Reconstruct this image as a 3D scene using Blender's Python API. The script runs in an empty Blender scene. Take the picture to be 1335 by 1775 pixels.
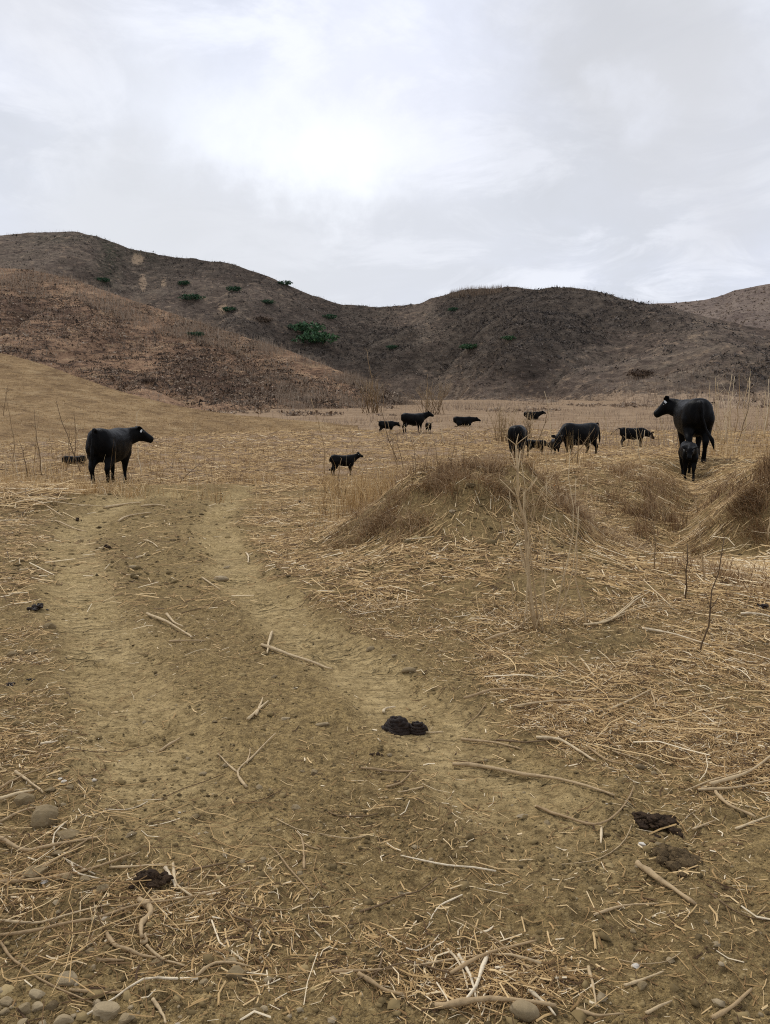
import bpy, bmesh, math, random
import numpy as np
from mathutils import Vector, Matrix
random.seed(7)
RNG = np.random.default_rng(11)
R = math.radians
sc = bpy.context.scene
COL = sc.collection

# ------------------------------------------------------------------ camera, sky, sun, exposure
CAM_H, PITCH, FPX = 1.6, R(7.1), 1350.0
cam = bpy.data.cameras.new("camera")
cam.sensor_fit = 'VERTICAL'; cam.sensor_height = 36.0; cam.sensor_width = 27.0
cam.lens = FPX / 1775.0 * 36.0
cam.clip_start = 0.05; cam.clip_end = 4000
cam_o = bpy.data.objects.new("camera", cam); COL.objects.link(cam_o)
cam_o.location = (0, 0, CAM_H); cam_o.rotation_euler = (R(90) - PITCH, 0, 0)
sc.camera = cam_o

SUN_EL, SUN_AZ = R(50), R(-38)          # azimuth from +Y (ahead) towards +X
world = bpy.data.worlds.new("World"); sc.world = world; world.use_nodes = True

class NT:
    """small helper to write node trees"""
    def __init__(s, tree): s.t = tree; tree.nodes.clear()
    def n(s, typ, **kw):
        nd = s.t.nodes.new(typ)
        for k, v in kw.items():
            if k == 'ins':
                for a, b in v.items():
                    if hasattr(b, 'is_output') or hasattr(b, 'links'): s.t.links.new(b, nd.inputs[a])
                    else: nd.inputs[a].default_value = b
            else: setattr(nd, k, v)
        return nd
    def math(s, op, a, b=None, c=None, clamp=False):
        nd = s.t.nodes.new('ShaderNodeMath'); nd.operation = op; nd.use_clamp = clamp
        for i, v in enumerate((a, b, c)):
            if v is None: continue
            if hasattr(v, 'links'): s.t.links.new(v, nd.inputs[i])
            else: nd.inputs[i].default_value = v
        return nd.outputs[0]
    def vmath(s, op, a, b=None, scale=None):
        nd = s.t.nodes.new('ShaderNodeVectorMath'); nd.operation = op
        for i, v in enumerate((a, b)):
            if v is None: continue
            if hasattr(v, 'links'): s.t.links.new(v, nd.inputs[i])
            else: nd.inputs[i].default_value = v
        if scale is not None:
            nd.inputs['Scale'].default_value = scale
        return nd
    def mix(s, f, a, b, blend='MIX'):
        nd = s.t.nodes.new('ShaderNodeMix'); nd.data_type = 'RGBA'; nd.blend_type = blend
        for k, v in ((0, f), (6, a), (7, b)):
            if hasattr(v, 'links'): s.t.links.new(v, nd.inputs[k])
            else: nd.inputs[k].default_value = v if k == 0 else (*v, 1.0) if len(v) == 3 else v
        return nd.outputs[2]
    def noise(s, vec, scale, detail=4, rough=0.55, dist=0.0):
        nd = s.t.nodes.new('ShaderNodeTexNoise'); s.t.links.new(vec, nd.inputs['Vector'])
        nd.inputs['Scale'].default_value = scale; nd.inputs['Detail'].default_value = detail
        nd.inputs['Roughness'].default_value = rough; nd.inputs['Distortion'].default_value = dist
        return nd.outputs[0]
    def rng(s, v, a, b, c=0.0, d=1.0, smooth=True):
        nd = s.t.nodes.new('ShaderNodeMapRange'); nd.interpolation_type = 'SMOOTHSTEP' if smooth else 'LINEAR'
        s.t.links.new(v, nd.inputs[0])
        for i, x in enumerate((a, b, c, d)): nd.inputs[i + 1].default_value = x
        return nd.outputs[0]
    def attr(s, name):
        nd = s.t.nodes.new('ShaderNodeAttribute'); nd.attribute_name = name
        return nd.outputs['Fac']
    def scale(s, vec, x, y, z):
        nd = s.t.nodes.new('ShaderNodeMapping'); s.t.links.new(vec, nd.inputs[0])
        nd.inputs['Scale'].default_value = (x, y, z)
        return nd.outputs[0]

def px_dir(u, v):
    """world direction seen at photograph pixel (u, v)"""
    a = (np.asarray(u, float) - 667.5) / FPX; b = (887.5 - np.asarray(v, float)) / FPX
    return np.stack([a, math.cos(PITCH) + b * math.sin(PITCH), -math.sin(PITCH) + b * math.cos(PITCH)], -1)

def build_sky():
    k = NT(world.node_tree)
    out = k.n('ShaderNodeOutputWorld'); bg = k.n('ShaderNodeBackground'); bg.inputs[1].default_value = 0.1
    sky = k.n('ShaderNodeTexSky'); sky.sky_type = 'NISHITA'; sky.sun_disc = False
    sky.sun_elevation = SUN_EL; sky.sun_rotation = SUN_AZ; sky.altitude = 200; sky.dust_density = 3
    tc = k.n('ShaderNodeTexCoord'); d = tc.outputs['Generated']
    sp = k.n('ShaderNodeSeparateXYZ', ins={0: d})
    zc = k.math('ADD', k.math('MAXIMUM', sp.outputs[2], 0.0), 0.16)
    pl = k.n('ShaderNodeCombineXYZ', ins={0: k.math('DIVIDE', sp.outputs[0], zc), 1: k.math('DIVIDE', sp.outputs[1], zc), 2: 0.37}).outputs[0]
    n1 = k.noise(pl, 0.9, 7, 0.58, 0.4); n2 = k.noise(pl, 2.4, 8, 0.62, 0.6)
    wv = k.vmath('SUBTRACT', k.n('ShaderNodeTexNoise', ins={'Vector': d, 'Scale': 5.0, 'Detail': 7.0, 'Roughness': 0.6}).outputs['Color'], (0.5, 0.5, 0.5))
    wd = k.vmath('ADD', d, k.vmath('SCALE', wv.outputs[0], scale=0.26).outputs[0]).outputs[0]
    def blob(u, v, r0, r1, sx=1.0):
        t = Vector(px_dir(u, v)); t.normalize()
        df = k.vmath('SUBTRACT', wd, tuple(t)).outputs[0]
        if sx != 1.0: df = k.scale(df, 1.0 / sx, 1, 1)
        ln = k.vmath('LENGTH', df).outputs['Value']
        return k.rng(ln, r0, r1, 1.0, 0.0)
    base = k.mix(k.rng(n1, 0.38, 0.64), (0.585, 0.62, 0.70), (0.69, 0.73, 0.85))
    base = k.mix(k.math('MULTIPLY', k.rng(n2, 0.44, 0.64), 0.8), base, (0.86, 0.89, 0.98))
    # the broad pale break in the cloud deck and the greyer banks either side of it
    for (u, v, r0, r1, sx, c, f) in (
            (250, 380, 0.02, 0.22, 1.6, (0.635, 0.655, 0.69), 0.85),
            (600, 430, 0.05, 0.24, 2.0, (0.68, 0.695, 0.73), 0.6),
            (1120, 110, 0.03, 0.27, 0.8, (0.57, 0.58, 0.605), 0.85),
            (1230, 300, 0.02, 0.20, 1.0, (0.63, 0.64, 0.675), 0.6),
            (60, 20, 0.02, 0.14, 1.2, (0.66, 0.67, 0.70), 0.6),
            (330, 170, 0.01, 0.12, 2.2, (0.90, 0.94, 1.02), 0.4),
            (440, 215, 0.01, 0.085, 1.8, (0.93, 0.97, 1.04), 0.55),
            (585, 262, 0.01, 0.085, 1.7, (0.97, 1.01, 1.06), 0.75),
            (640, 130, 0.02, 0.20, 1.3, (0.86, 0.88, 0.97), 0.5),
            (1090, 240, 0.0, 0.07, 0.6, (0.80, 0.83, 0.92), 0.4)):
        base = k.mix(k.math('MULTIPLY', blob(u, v, r0, r1, sx), f), base, c)
    cl = k.n('ShaderNodeVectorMath', operation='SCALE', ins={0: base})
    cl.inputs['Scale'].default_value = 10.5
    fin = k.mix(0.95, sky.outputs[0], cl.outputs[0])
    k.t.links.new(fin, bg.inputs[0]); k.t.links.new(bg.outputs[0], out.inputs[0])
build_sky()

sun = bpy.data.lights.new("sun", 'SUN'); sun.energy = 1.5; sun.angle = R(10); sun.color = (1.0, 0.96, 0.90)
sun_o = bpy.data.objects.new("sun", sun); COL.objects.link(sun_o)
sd = Vector((math.sin(SUN_AZ) * math.cos(SUN_EL), math.cos(SUN_AZ) * math.cos(SUN_EL), math.sin(SUN_EL)))
sun_o.rotation_euler = sd.to_track_quat('Z', 'Y').to_euler()
sun_o.location = sd * 60
vs = sc.view_settings
sc.cycles.use_denoising = False; sc.cycles.filter_width = 1.1
vs.view_transform = 'Standard'; vs.look = 'None'; vs.exposure = 0.14; vs.gamma = 1.0; vs.use_curve_mapping = False

# ------------------------------------------------------------------ noise and terrain height
def _hash(ix, iy, seed):
    h = (ix.astype(np.int64) * 374761393 + iy.astype(np.int64) * 668265263 + seed * 974634777) & 0xFFFFFFFF
    h = ((h ^ (h >> 13)) * 1274126177) & 0xFFFFFFFF
    return (h ^ (h >> 16)) & 0xFFFFFFFF

def pn(x, y, seed=0):
    """2-D gradient noise, about -1..1"""
    x0 = np.floor(x); y0 = np.floor(y); fx = x - x0; fy = y - y0
    ix = x0.astype(np.int64); iy = y0.astype(np.int64)
    def g(dx, dy):
        a = _hash(ix + dx, iy + dy, seed).astype(np.float64) * (2 * math.pi / 4294967296.0)
        return np.cos(a) * (fx - dx) + np.sin(a) * (fy - dy)
    u = fx * fx * fx * (fx * (fx * 6 - 15) + 10); w = fy * fy * fy * (fy * (fy * 6 - 15) + 10)
    a = g(0, 0); b = g(1, 0); c = g(0, 1); d = g(1, 1)
    return 1.5 * ((a + (b - a) * u) * (1 - w) + (c + (d - c) * u) * w)

def fbm(x, y, scale, octaves=4, rough=0.5, seed=0):
    r = np.zeros(np.broadcast(x, y).shape); amp = 1.0
    for i in range(octaves):
        r = r + amp * pn(x * scale + 17.3 * i, y * scale - 9.1 * i, seed + i); amp *= rough; scale *= 2.03
    return r

def sst(x, a, b):
    t = np.clip((x - a) / (b - a), 0, 1); return t * t * (3 - 2 * t)

def seg_dist(x, y, pts):
    """distance to a polyline and the length along it"""
    best = np.full(np.shape(x), 1e9); al = np.zeros(np.shape(x)); acc = 0.0
    for (x0, y0), (x1, y1) in zip(pts[:-1], pts[1:]):
        dx, dy = x1 - x0, y1 - y0; L = math.hypot(dx, dy)
        t = np.clip(((x - x0) * dx + (y - y0) * dy) / (L * L), 0, 1)
        d = np.hypot(x - x0 - t * dx, y - y0 - t * dy)
        m = d < best; best = np.where(m, d, best); al = np.where(m, acc + t * L, al); acc += L
    return best, al

def flat_at(u, v, z=0.0):
    d = px_dir(u, v); t = (z - CAM_H) / d[2]; return (float(d[0] * t), float(d[1] * t))

TRACK_R = [flat_at(u, v) for u, v in ((1010, 1560), (900, 1400), (790, 1290), (690, 1215), (590, 1150), (520, 1100), (460, 1050), (415, 1000), (385, 950), (368, 905), (390, 872), (445, 846))]
TRACK_L = [flat_at(u, v) for u, v in ((420, 1650), (340, 1500), (290, 1380), (240, 1260), (200, 1170), (165, 1090), (135, 1010), (122, 950), (150, 905), (220, 880), (300, 862))]
LANE_L = TRACK_L[:8] + [flat_at(u, v) for u, v in ((112, 918), (140, 885), (190, 862), (240, 850))]
GULLY = [(6.5, 17.0), (5.95, 15.2), (5.0, 12.6), (4.2, 10.8), (3.55, 9.0), (3.5, 7.0)]
_ys = np.array([-50, 0, 18, 30, 45, 60, 75, 90, 110, 150, 400, 900.])
_zs = np.array([0, 0, 0.0, 0.02, 0.12, 0.4, 1.0, 1.8, 3.0, 4.5, 5, 5.])
_tab_y = np.linspace(-50, 900, 3801)
_tab_z = np.convolve(np.pad(np.interp(_tab_y, _ys, _zs), 30, mode='edge'), np.ones(61) / 61, mode='valid')

def gb(x, y, cx, cy, sx, sy, p=2.0):
    r = np.sqrt(((x - cx) / sx) ** 2 + ((y - cy) / sy) ** 2); return np.exp(-0.5 * r ** p)

def H0(x, y):
    """ground height without the fine relief"""
    z = np.interp(y, _tab_y, _tab_z)
    wx = x + 0.18 * pn(x * 0.9, y * 0.9, 41); wy = y + 0.18 * pn(x * 0.9, y * 0.9, 42)
    syf = np.where(wy < 9.7, 1.22, 1.7); sxl = np.where(wx < 1.05, 1.10, 1.06)
    z = z + 0.80 * gb(wx, wy, 1.05, 9.7, sxl, syf, 2.8) * (1 + 0.16 * pn(wx * 1.5, wy * 1.5, 44) + 0.06 * pn(wx * 4, wy * 4, 45)) + 0.10 * gb(wx, wy, 0.85, 9.7, 0.35, 0.5)
    z = z + 0.22 * gb(wx, wy, 1.0, 7.3, 1.5, 1.0, 2.2)
    z = z + 0.15 * gb(wx, wy, 1.95, 9.3, 0.55, 0.7, 2.2)
    z = z + 0.055 * fbm(x, y, 2.1, 3, 0.55, 46) * gb(x, y, 1.05, 9.4, 1.5, 1.3, 4)
    lip = 0.62 * sst(wx - 0.12 * (wy - 12), 1.2, 3.0) * sst(wy, 9.8, 14.2) * (1 - sst(wy, 17.5, 26))
    z = z + lip
    gd, _ = seg_dist(wx, wy, GULLY)
    z = z - 0.36 * np.exp(-(gd / 0.52) ** 2) * sst(y, 7.5, 10.5) * (1 - sst(y, 15.3, 16.8))
    z = z + 0.95 * gb(wx, wy, 6.0, 10.1, 1.55, 1.25, 3.2) + 0.25 * gb(wx, wy, 8.2, 11.5, 1.8, 1.8)
    z = z + 0.26 * gb(wx, wy, -7.0, 13.6, 2.6, 1.0, 2.4) + 0.16 * gb(wx, wy, -3.2, 16.3, 1.8, 0.7) + 0.12 * gb(wx, wy, -4.2, 7.6, 1.1, 1.6)
    z = z - 0.20 * gb(x, y, -1.2, 23, 3.0, 3.0)
    z = z + 0.05 * fbm(x, y, 0.45, 2, 0.5, 3) * sst(y, 3, 8) + 0.10 * fbm(x, y, 0.11, 2, 0.5, 5) * sst(y, 18, 40)
    z = z + 0.04 * gb(x, y, -1.15, 2.6, 0.5, 0.8) 
    return z

def tracks(x, y):
    dr, ar = seg_dist(x, y, TRACK_R); dl, al = seg_dist(x, y, TRACK_L)
    return dr, ar, dl, al

def masks(x, y):
    """track (smooth wheel mark), path (bare lane), straw cover, dark crumbly soil: all 0..1"""
    dr, ar, dl, al = tracks(x, y)
    w = 0.12 * fbm(x, y, 1.1, 3, 0.6, 61)
    tr = np.maximum(np.exp(-((dr + w * 0.7) / 0.27) ** 4), np.exp(-((dl + w * 0.7) / 0.30) ** 4)) * (0.62 + 0.38 * sst(fbm(x, y, 0.9, 3, 0.6, 70), -0.35, 0.3)) * sst(y, 2.2, 3.6)
    # lane between the wheel tracks
    xr = np.interp(y, [p[1] for p in TRACK_R], [p[0] for p in TRACK_R])
    xl = np.interp(y, [p[1] for p in LANE_L], [p[0] for p in LANE_L])
    lane = sst(x + 2 * w, xl - 0.55, xl - 0.15) * (1 - sst(x + 2 * w, xr + 0.2, xr + 0.65)) * (1 - sst(y + 0.6 * w, 16.4, 17.8))
    nz = fbm(x, y, 0.8, 4, 0.6, 77)
    right = sst(x + 2.5 * w, xr + 0.15, xr + 0.8)
    pz = sst(fbm(x, y, 1.5, 3, 0.6, 88), -0.55, 0.25)
    straw = right * (0.72 + 0.5 * nz) * (0.30 + 0.75 * pz)
    straw = np.where(y < 4.2, straw * (0.14 + 0.86 * sst(y + 0.35 * nz, 2.55, 3.5)), straw)
    left = 1 - sst(x + 2 * w, xl - 0.6, xl - 0.1)
    straw = np.maximum(straw, left * (0.22 + 0.42 * nz) * (0.45 + 0.55 * sst(y, 2.0, 5.5)))
    far = sst(y + 0.8 * nz, 14.0, 17.0) * (1 - 0.93 * lane)
    straw = np.maximum(straw, far * (0.9 + 0.2 * nz) * (0.45 + 0.6 * pz))
    straw = np.maximum(straw, 0.8 * gb(x, y, 0.30, 2.03, 0.15, 0.07) + 0.18 * gb(x, y, 0.02, 2.12, 0.45, 0.13) + 0.28 * gb(x, y, -0.62, 2.32, 0.28, 0.2))
    straw = np.maximum(straw, 0.035 + 0.05 * nz)
    bare = np.maximum.reduce([1.15 * gb(x, y, 4.75, 8.85, 0.85, 0.55, 3), 1.1 * gb(x, y, 0.55, 8.3, 0.5, 0.32), 1.0 * gb(x, y, 0.95, 8.9, 0.55, 0.4), 0.95 * gb(x, y, -0.25, 8.9, 0.35, 0.6), 0.9 * gb(x, y, 1.75, 8.4, 0.35, 0.25),
                              0.85 * gb(x, y, 1.05, 6.45, 0.55, 0.35), 0.8 * gb(x, y, 1.2, 5.35, 0.6, 0.25), 0.65 * gb(x, y, 0.15, 7.0, 0.5, 0.4), 0.9 * gb(x, y, 1.08, 3.0, 0.22, 0.2)])
    bare = np.clip(bare * (1.0 + 0.9 * nz), 0, 1)
    straw = np.clip(straw * (1 - 0.9 * bare) * (1 - 0.8 * tr * (1 - far)), 0, 1)
    dark = np.clip(0.35 + 0.55 * nz + 0.35 * left - 0.6 * tr + 0.2 * bare + 0.35 * (1 - sst(y, 2.0, 3.4)), 0, 1) * (1 - 0.75 * far)
    return tr, lane, straw, dark

def H(x, y, fine=True):
    x = np.asarray(x, float); y = np.asarray(y, float)
    z = H0(x, y)
    dr, ar, dl, al = tracks(x, y)
    tr = np.maximum(np.exp(-(dr / 0.25) ** 4), np.exp(-(dl / 0.28) ** 4)) * sst(y, 2.2, 3.6)
    z = z - 0.028 * tr + 0.016 * np.exp(-((dr - 0.36) / 0.1) ** 2) + 0.016 * np.exp(-((dl - 0.38) / 0.1) ** 2)
    if fine:
        near = 1 - sst(y, 12, 22)
        on = sst(fbm(x, y, 1.7, 2, 0.5, 90), -0.25, 0.25)
        rip = np.where(dr < dl, np.sin(ar * 74 + 3 * pn(x * 3, y * 3, 8) + 14 * dr), np.sin(al * 62 + 3 * pn(x * 3, y * 3, 8) - 12 * dl))
        z = z + tr * on * near * 0.012 * rip * (0.5 + 0.8 * sst(pn(x * 5, y * 5, 12), -.3, .4))
        rough = (1 - 0.66 * tr)
        lum = fbm(x, y, 3.1, 3, 0.55, 20)
        z = z + near * rough * (0.020 * lum)
        cl = fbm(x, y, 11.0, 3, 0.6, 30)
        z = z + near * rough * 0.0120 * np.maximum(cl, -0.25) * (0.55 + 0.9 * sst(lum, -0.3, 0.5))
        hoof = sst(pn(x * 5.2 + 3.1, y * 4.6, 51), 0.42, 0.72) * sst(pn(x * 0.9, y * 0.9, 52), -0.2, 0.4)
        z = z - near * 0.016 * hoof
        n2 = (1 - sst(y, 5, 9))
        z = z + n2 * rough * 0.0068 * np.abs(fbm(x, y, 38.0, 2, 0.65, 35)) + n2 * 0.0015 * fbm(x, y, 70, 1, 0.5, 39)
    return z

def at(u, v):
    """ground point seen at photograph pixel (u, v)"""
    d = px_dir(u, v)
    t = np.geomspace(1.2, 140, 4000)
    P = d[None, :] * t[:, None]; z = P[:, 2] + CAM_H
    h = H(P[:, 0], P[:, 1], False)
    i = int(np.argmax(z <= h))
    if i == 0: i = len(t) - 1
    a = (z - h)[i - 1]; b = (h - z)[i]; s = a / max(a + b, 1e-9)
    q = P[i - 1] * (1 - s) + P[i] * s
    return Vector((q[0], q[1], float(H(q[0], q[1]))))

def at_d(u, v, Y):
    d = px_dir(u, v); t = Y / d[1]; return Vector((d[0] * t, Y, CAM_H + d[2] * t))

# ------------------------------------------------------------------ mesh helpers
def tag(o, label=None, cat=None, group=None, kind=None):
    if label: o['label'] = label
    if cat: o['category'] = cat
    if group: o['group'] = group
    if kind: o['kind'] = kind
    return o

def link(o, parent=None):
    COL.objects.link(o)
    if parent is not None: o.parent = parent
    return o

def mesh_np(name, V, F, mat, attrs=None, smooth=False, parent=None, midx=None):
    """F: int array (n,3) or (n,4)"""
    V = np.ascontiguousarray(V, np.float32); F = np.ascontiguousarray(F, np.int32)
    me = bpy.data.meshes.new(name); k = F.shape[1]
    me.vertices.add(len(V)); me.vertices.foreach_set('co', V.ravel())
    me.loops.add(F.size); me.loops.foreach_set('vertex_index', F.ravel())
    me.polygons.add(len(F)); me.polygons.foreach_set('loop_start', np.arange(0, F.size, k, dtype=np.int32))
    me.polygons.foreach_set('loop_total', np.full(len(F), k, np.int32))
    if smooth: me.polygons.foreach_set('use_smooth', np.ones(len(F), bool))
    for nme, a in (attrs or {}).items():
        at_ = me.attributes.new(nme, 'FLOAT', 'POINT'); at_.data.foreach_set('value', np.ascontiguousarray(a, np.float32))
    me.update(calc_edges=True); me.validate()
    for m in (mat if isinstance(mat, (list, tuple)) else [mat]): me.materials.append(m)
    if midx is not None: me.polygons.foreach_set('material_index', np.ascontiguousarray(midx, np.int32))
    return link(bpy.data.objects.new(name, me), parent)

def grid_faces(nr, nc):
    a = np.arange(nr * nc).reshape(nr, nc)
    return np.stack([a[:-1, :-1], a[:-1, 1:], a[1:, 1:], a[1:, :-1]], -1).reshape(-1, 4)

class MB:
    """collects tubes, lumps and lofts, then becomes one mesh object"""
    def __init__(s): s.V = []; s.F = []; s.T = []
    def tube(s, pts, rad, n=6, tint=0.5, cap=True, flat=1.0):
        pts = [Vector(p) for p in pts]; m = len(pts)
        rad = [rad] * m if isinstance(rad, (int, float)) else rad
        base = len(s.V); ref = Vector((0.13, 0.27, 0.95)).normalized()
        for i, p in enumerate(pts):
            t = (pts[min(i + 1, m - 1)] - pts[max(i - 1, 0)])
            t = t.normalized() if t.length > 1e-9 else Vector((0, 0, 1))
            sd_ = t.cross(ref)
            if sd_.length < 0.05: sd_ = t.cross(Vector((1, 0, 0)))
            sd_.normalize(); up = sd_.cross(t)
            for j in range(n):
                a = 2 * math.pi * j / n
                q = p + sd_ * (math.cos(a) * rad[i]) + up * (math.sin(a) * rad[i] * flat)
                s.V.append(tuple(q)); s.T.append(tint)
        for i in range(m - 1):
            for j in range(n):
                a = base + i * n + j; b = base + i * n + (j + 1) % n
                s.F.append((a, b, b + n, a + n))
        if cap:
            s.F.append(tuple(base + j for j in reversed(range(n)))); s.F.append(tuple(base + (m - 1) * n + j for j in range(n)))
        return s
    def add(s, V, F, tint=0.5):
        b = len(s.V); s.V += [tuple(v) for v in V]; s.F += [tuple(i + b for i in f) for f in F]; s.T += [tint] * len(V); return s
    def build(s, name, mat, parent=None, smooth=True, origin=None):
        me = bpy.data.meshes.new(name)
        o_ = Vector(origin) if origin is not None else Vector((0, 0, 0))
        me.from_pydata([tuple(Vector(v) - o_) for v in s.V], [], s.F)
        if smooth: me.polygons.foreach_set('use_smooth', [True] * len(me.polygons))
        a = me.attributes.new('tint', 'FLOAT', 'POINT'); a.data.foreach_set('value', np.array(s.T, np.float32))
        me.materials.append(mat); me.update()
        o = link(bpy.data.objects.new(name, me), parent)
        if origin is not None: o.location = o_
        return o

def principled(name):
    m = bpy.data.materials.new(name); m.use_nodes = True
    k = NT(m.node_tree); out = k.n('ShaderNodeOutputMaterial'); b = k.n('ShaderNodeBsdfPrincipled')
    k.t.links.new(b.outputs[0], out.inputs[0])
    b.inputs['Specular IOR Level'].default_value = 0.25; b.inputs['Roughness'].default_value = 0.9
    return m, k, b

def bump(k, b, h, dist, strength=1.0, chain=None):
    nd = k.n('ShaderNodeBump'); nd.inputs['Strength'].default_value = strength; nd.inputs['Distance'].default_value = dist
    k.t.links.new(h, nd.inputs['Height'])
    if chain is not None: k.t.links.new(chain, nd.inputs['Normal'])
    k.t.links.new(nd.outputs[0], b.inputs['Normal']); return nd.outputs[0]

def ramp(k, fac, stops):
    nd = k.n('ShaderNodeValToRGB'); cr = nd.color_ramp
    while len(cr.elements) < len(stops): cr.elements.new(0.5)
    for e, (p, c) in zip(cr.elements, stops): e.position = p; e.color = (*c, 1)
    k.t.links.new(fac, nd.inputs[0]); return nd.outputs[0]

# ------------------------------------------------------------------ materials
def mat_soil():
    m, k, b = principled('soil_and_straw')
    g = k.n('ShaderNodeNewGeometry').outputs['Position']
    tr, st, dk, far = k.attr('track'), k.attr('straw'), k.attr('dark'), k.attr('far')
    n1 = k.noise(g, 2.2, 5, 0.6); n2 = k.noise(g, 17, 5, 0.65); n3 = k.noise(g, 95, 3, 0.6); n4 = k.noise(g, 260, 2, 0.6)
    col = k.mix(k.rng(n2, 0.32, 0.68), (0.190, 0.128, 0.052), (0.402, 0.279, 0.115))
    col = k.mix(k.math('MULTIPLY', k.rng(n3, 0.42, 0.66), 0.6), col, (0.082, 0.054, 0.022))
    col = k.mix(k.math('MULTIPLY', k.rng(n4, 0.58, 0.70), 0.6), col, (0.565, 0.418, 0.219))
    col = k.mix(k.math('MULTIPLY', dk, 0.42), col, (0.130, 0.088, 0.037))
    trc = k.mix(k.rng(n2, 0.3, 0.7), (0.345, 0.243, 0.105), (0.593, 0.439, 0.212))
    col = k.mix(k.math('MULTIPLY', tr, k.rng(n1, 0.25, 0.55, 0.35, 0.9)), col, trc)
    tw = k.math('SINE', k.math('ADD', k.math('MULTIPLY', k.attr('along'), 66.0), k.math('MULTIPLY', k.noise(g, 2.6, 3, 0.6), 22.0)))
    tpatch = k.rng(k.noise(g, 1.3, 3, 0.6), 0.42, 0.6)
    tread = k.math('MULTIPLY', k.math('MULTIPLY', k.rng(tw, 0.1, 0.9), k.rng(k.noise(g, 7, 3, 0.6), 0.36, 0.56)), tpatch)
    trs = k.noise(k.scale(g, 3.2, 26, 8), 1.0, 5, 0.65, 0.4)
    col = k.mix(k.math('MULTIPLY', tr, k.math('MAXIMUM', k.math('MULTIPLY', k.rng(trs, 0.52, 0.66), 0.6), k.math('MULTIPLY', tread, 0.42))), col, (0.133, 0.091, 0.039))  # shade of creases and tread troughs painted into the track colour
    n5 = k.noise(g, 45, 4, 0.65)
    col = k.mix(k.math('MULTIPLY', k.rng(n5, 0.53, 0.66), 0.65), col, (0.077, 0.050, 0.021))
    col = k.mix(k.math('MULTIPLY', k.rng(n5, 0.45, 0.32), 0.5), col, (0.509, 0.370, 0.176))
    col = k.mix(k.math('MULTIPLY', k.math('MULTIPLY', st, k.math('SUBTRACT', 1.0, far)), 0.45), col, (0.087, 0.054, 0.023))  # occlusion in the gaps beneath straw, painted as darker soil
    # fine chaff between the modelled stalks: stretched two ways
    s1 = k.noise(k.scale(g, 40, 190, 60), 1.0, 3, 0.6); s2 = k.noise(k.scale(g, 170, 45, 60), 1.0, 3, 0.6)
    ch = k.math('MAXIMUM', k.rng(s1, 0.52, 0.66), k.rng(s2, 0.54, 0.68))
    stc = k.mix(k.rng(n3, 0.3, 0.7), (0.235, 0.141, 0.057), (0.429, 0.283, 0.128))
    near = k.math('SUBTRACT', 1.0, far)
    col = k.mix(k.math('MULTIPLY', k.math('MULTIPLY', ch, st), k.math('MULTIPLY', near, 0.85)), col, stc)
    # beyond the stalks: stubble field with lying bands
    f1 = k.noise(k.scale(g, 0.35, 1.2, 1), 1.0, 6, 0.65); f2 = k.noise(k.scale(g, 2.6, 7.0, 2), 1.0, 5, 0.7); f3 = k.noise(k.scale(g, 9, 22, 9), 1.0, 4, 0.65)
    fc = ramp(k, k.math('ADD', k.math('MULTIPLY', f1, 0.45), k.math('ADD', k.math('MULTIPLY', f2, 0.35), k.math('MULTIPLY', f3, 0.25))),
              [(0.36, (0.099, 0.060, 0.036)), (0.47, (0.202, 0.131, 0.075)), (0.56, (0.296, 0.200, 0.115)), (0.68, (0.404, 0.300, 0.193))])
    col = k.mix(far, col, fc)
    k.t.links.new(col, b.inputs['Base Color'])
    b.inputs['Roughness'].default_value = 0.95; b.inputs['Specular IOR Level'].default_value = 0.12
    h = k.math('ADD', k.math('MULTIPLY', n2, 0.8), k.math('ADD', k.math('MULTIPLY', n3, 0.5), k.math('ADD', k.math('MULTIPLY', n4, 0.2), k.math('MULTIPLY', k.math('SUBTRACT', trs, tread), k.math('MULTIPLY', tr, 1.6)))))
    c = bump(k, b, h, 0.022, 1.0)
    bump(k, b, k.math('ADD', k.math('MULTIPLY', f2, 1.0), k.math('MULTIPLY', f3, 0.5)), 0.05, 0.5, c)
    return m

def mat_straw(name, stops, rough=0.75):
    m, k, b = principled(name)
    t = k.attr('tint'); g = k.n('ShaderNodeNewGeometry').outputs['Position']
    n = k.noise(g, 30, 3, 0.6)
    f = k.math('ADD', t, k.math('MULTIPLY', k.math('SUBTRACT', n, 0.5), 0.3), clamp=True)
    k.t.links.new(ramp(k, f, stops), b.inputs['Base Color'])
    b.inputs['Roughness'].default_value = rough
    return m

def mat_wood():
    m, k, b = principled('dry_stalk')
    t = k.attr('tint'); g = k.n('ShaderNodeTexCoord').outputs['Object']
    n = k.noise(g, 22, 4, 0.65); n2 = k.noise(g, 160, 3, 0.6)
    c = ramp(k, t, [(0.0, (0.055, 0.034, 0.020)), (0.3, (0.17, 0.108, 0.052)), (0.55, (0.39, 0.268, 0.135)), (0.8, (0.60, 0.46, 0.265)), (1.0, (0.80, 0.69, 0.50))])
    c = k.mix(k.math('MULTIPLY', k.rng(n, 0.45, 0.7), 0.45), c, (0.15, 0.095, 0.045))
    c = k.mix(k.math('MULTIPLY', k.rng(n2, 0.5, 0.7), 0.25), c, (0.07, 0.045, 0.022))
    k.t.links.new(c, b.inputs['Base Color']); b.inputs['Roughness'].default_value = 0.7
    bump(k, b, k.math('ADD', n, k.math('MULTIPLY', n2, 0.5)), 0.003, 0.7)
    return m

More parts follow.
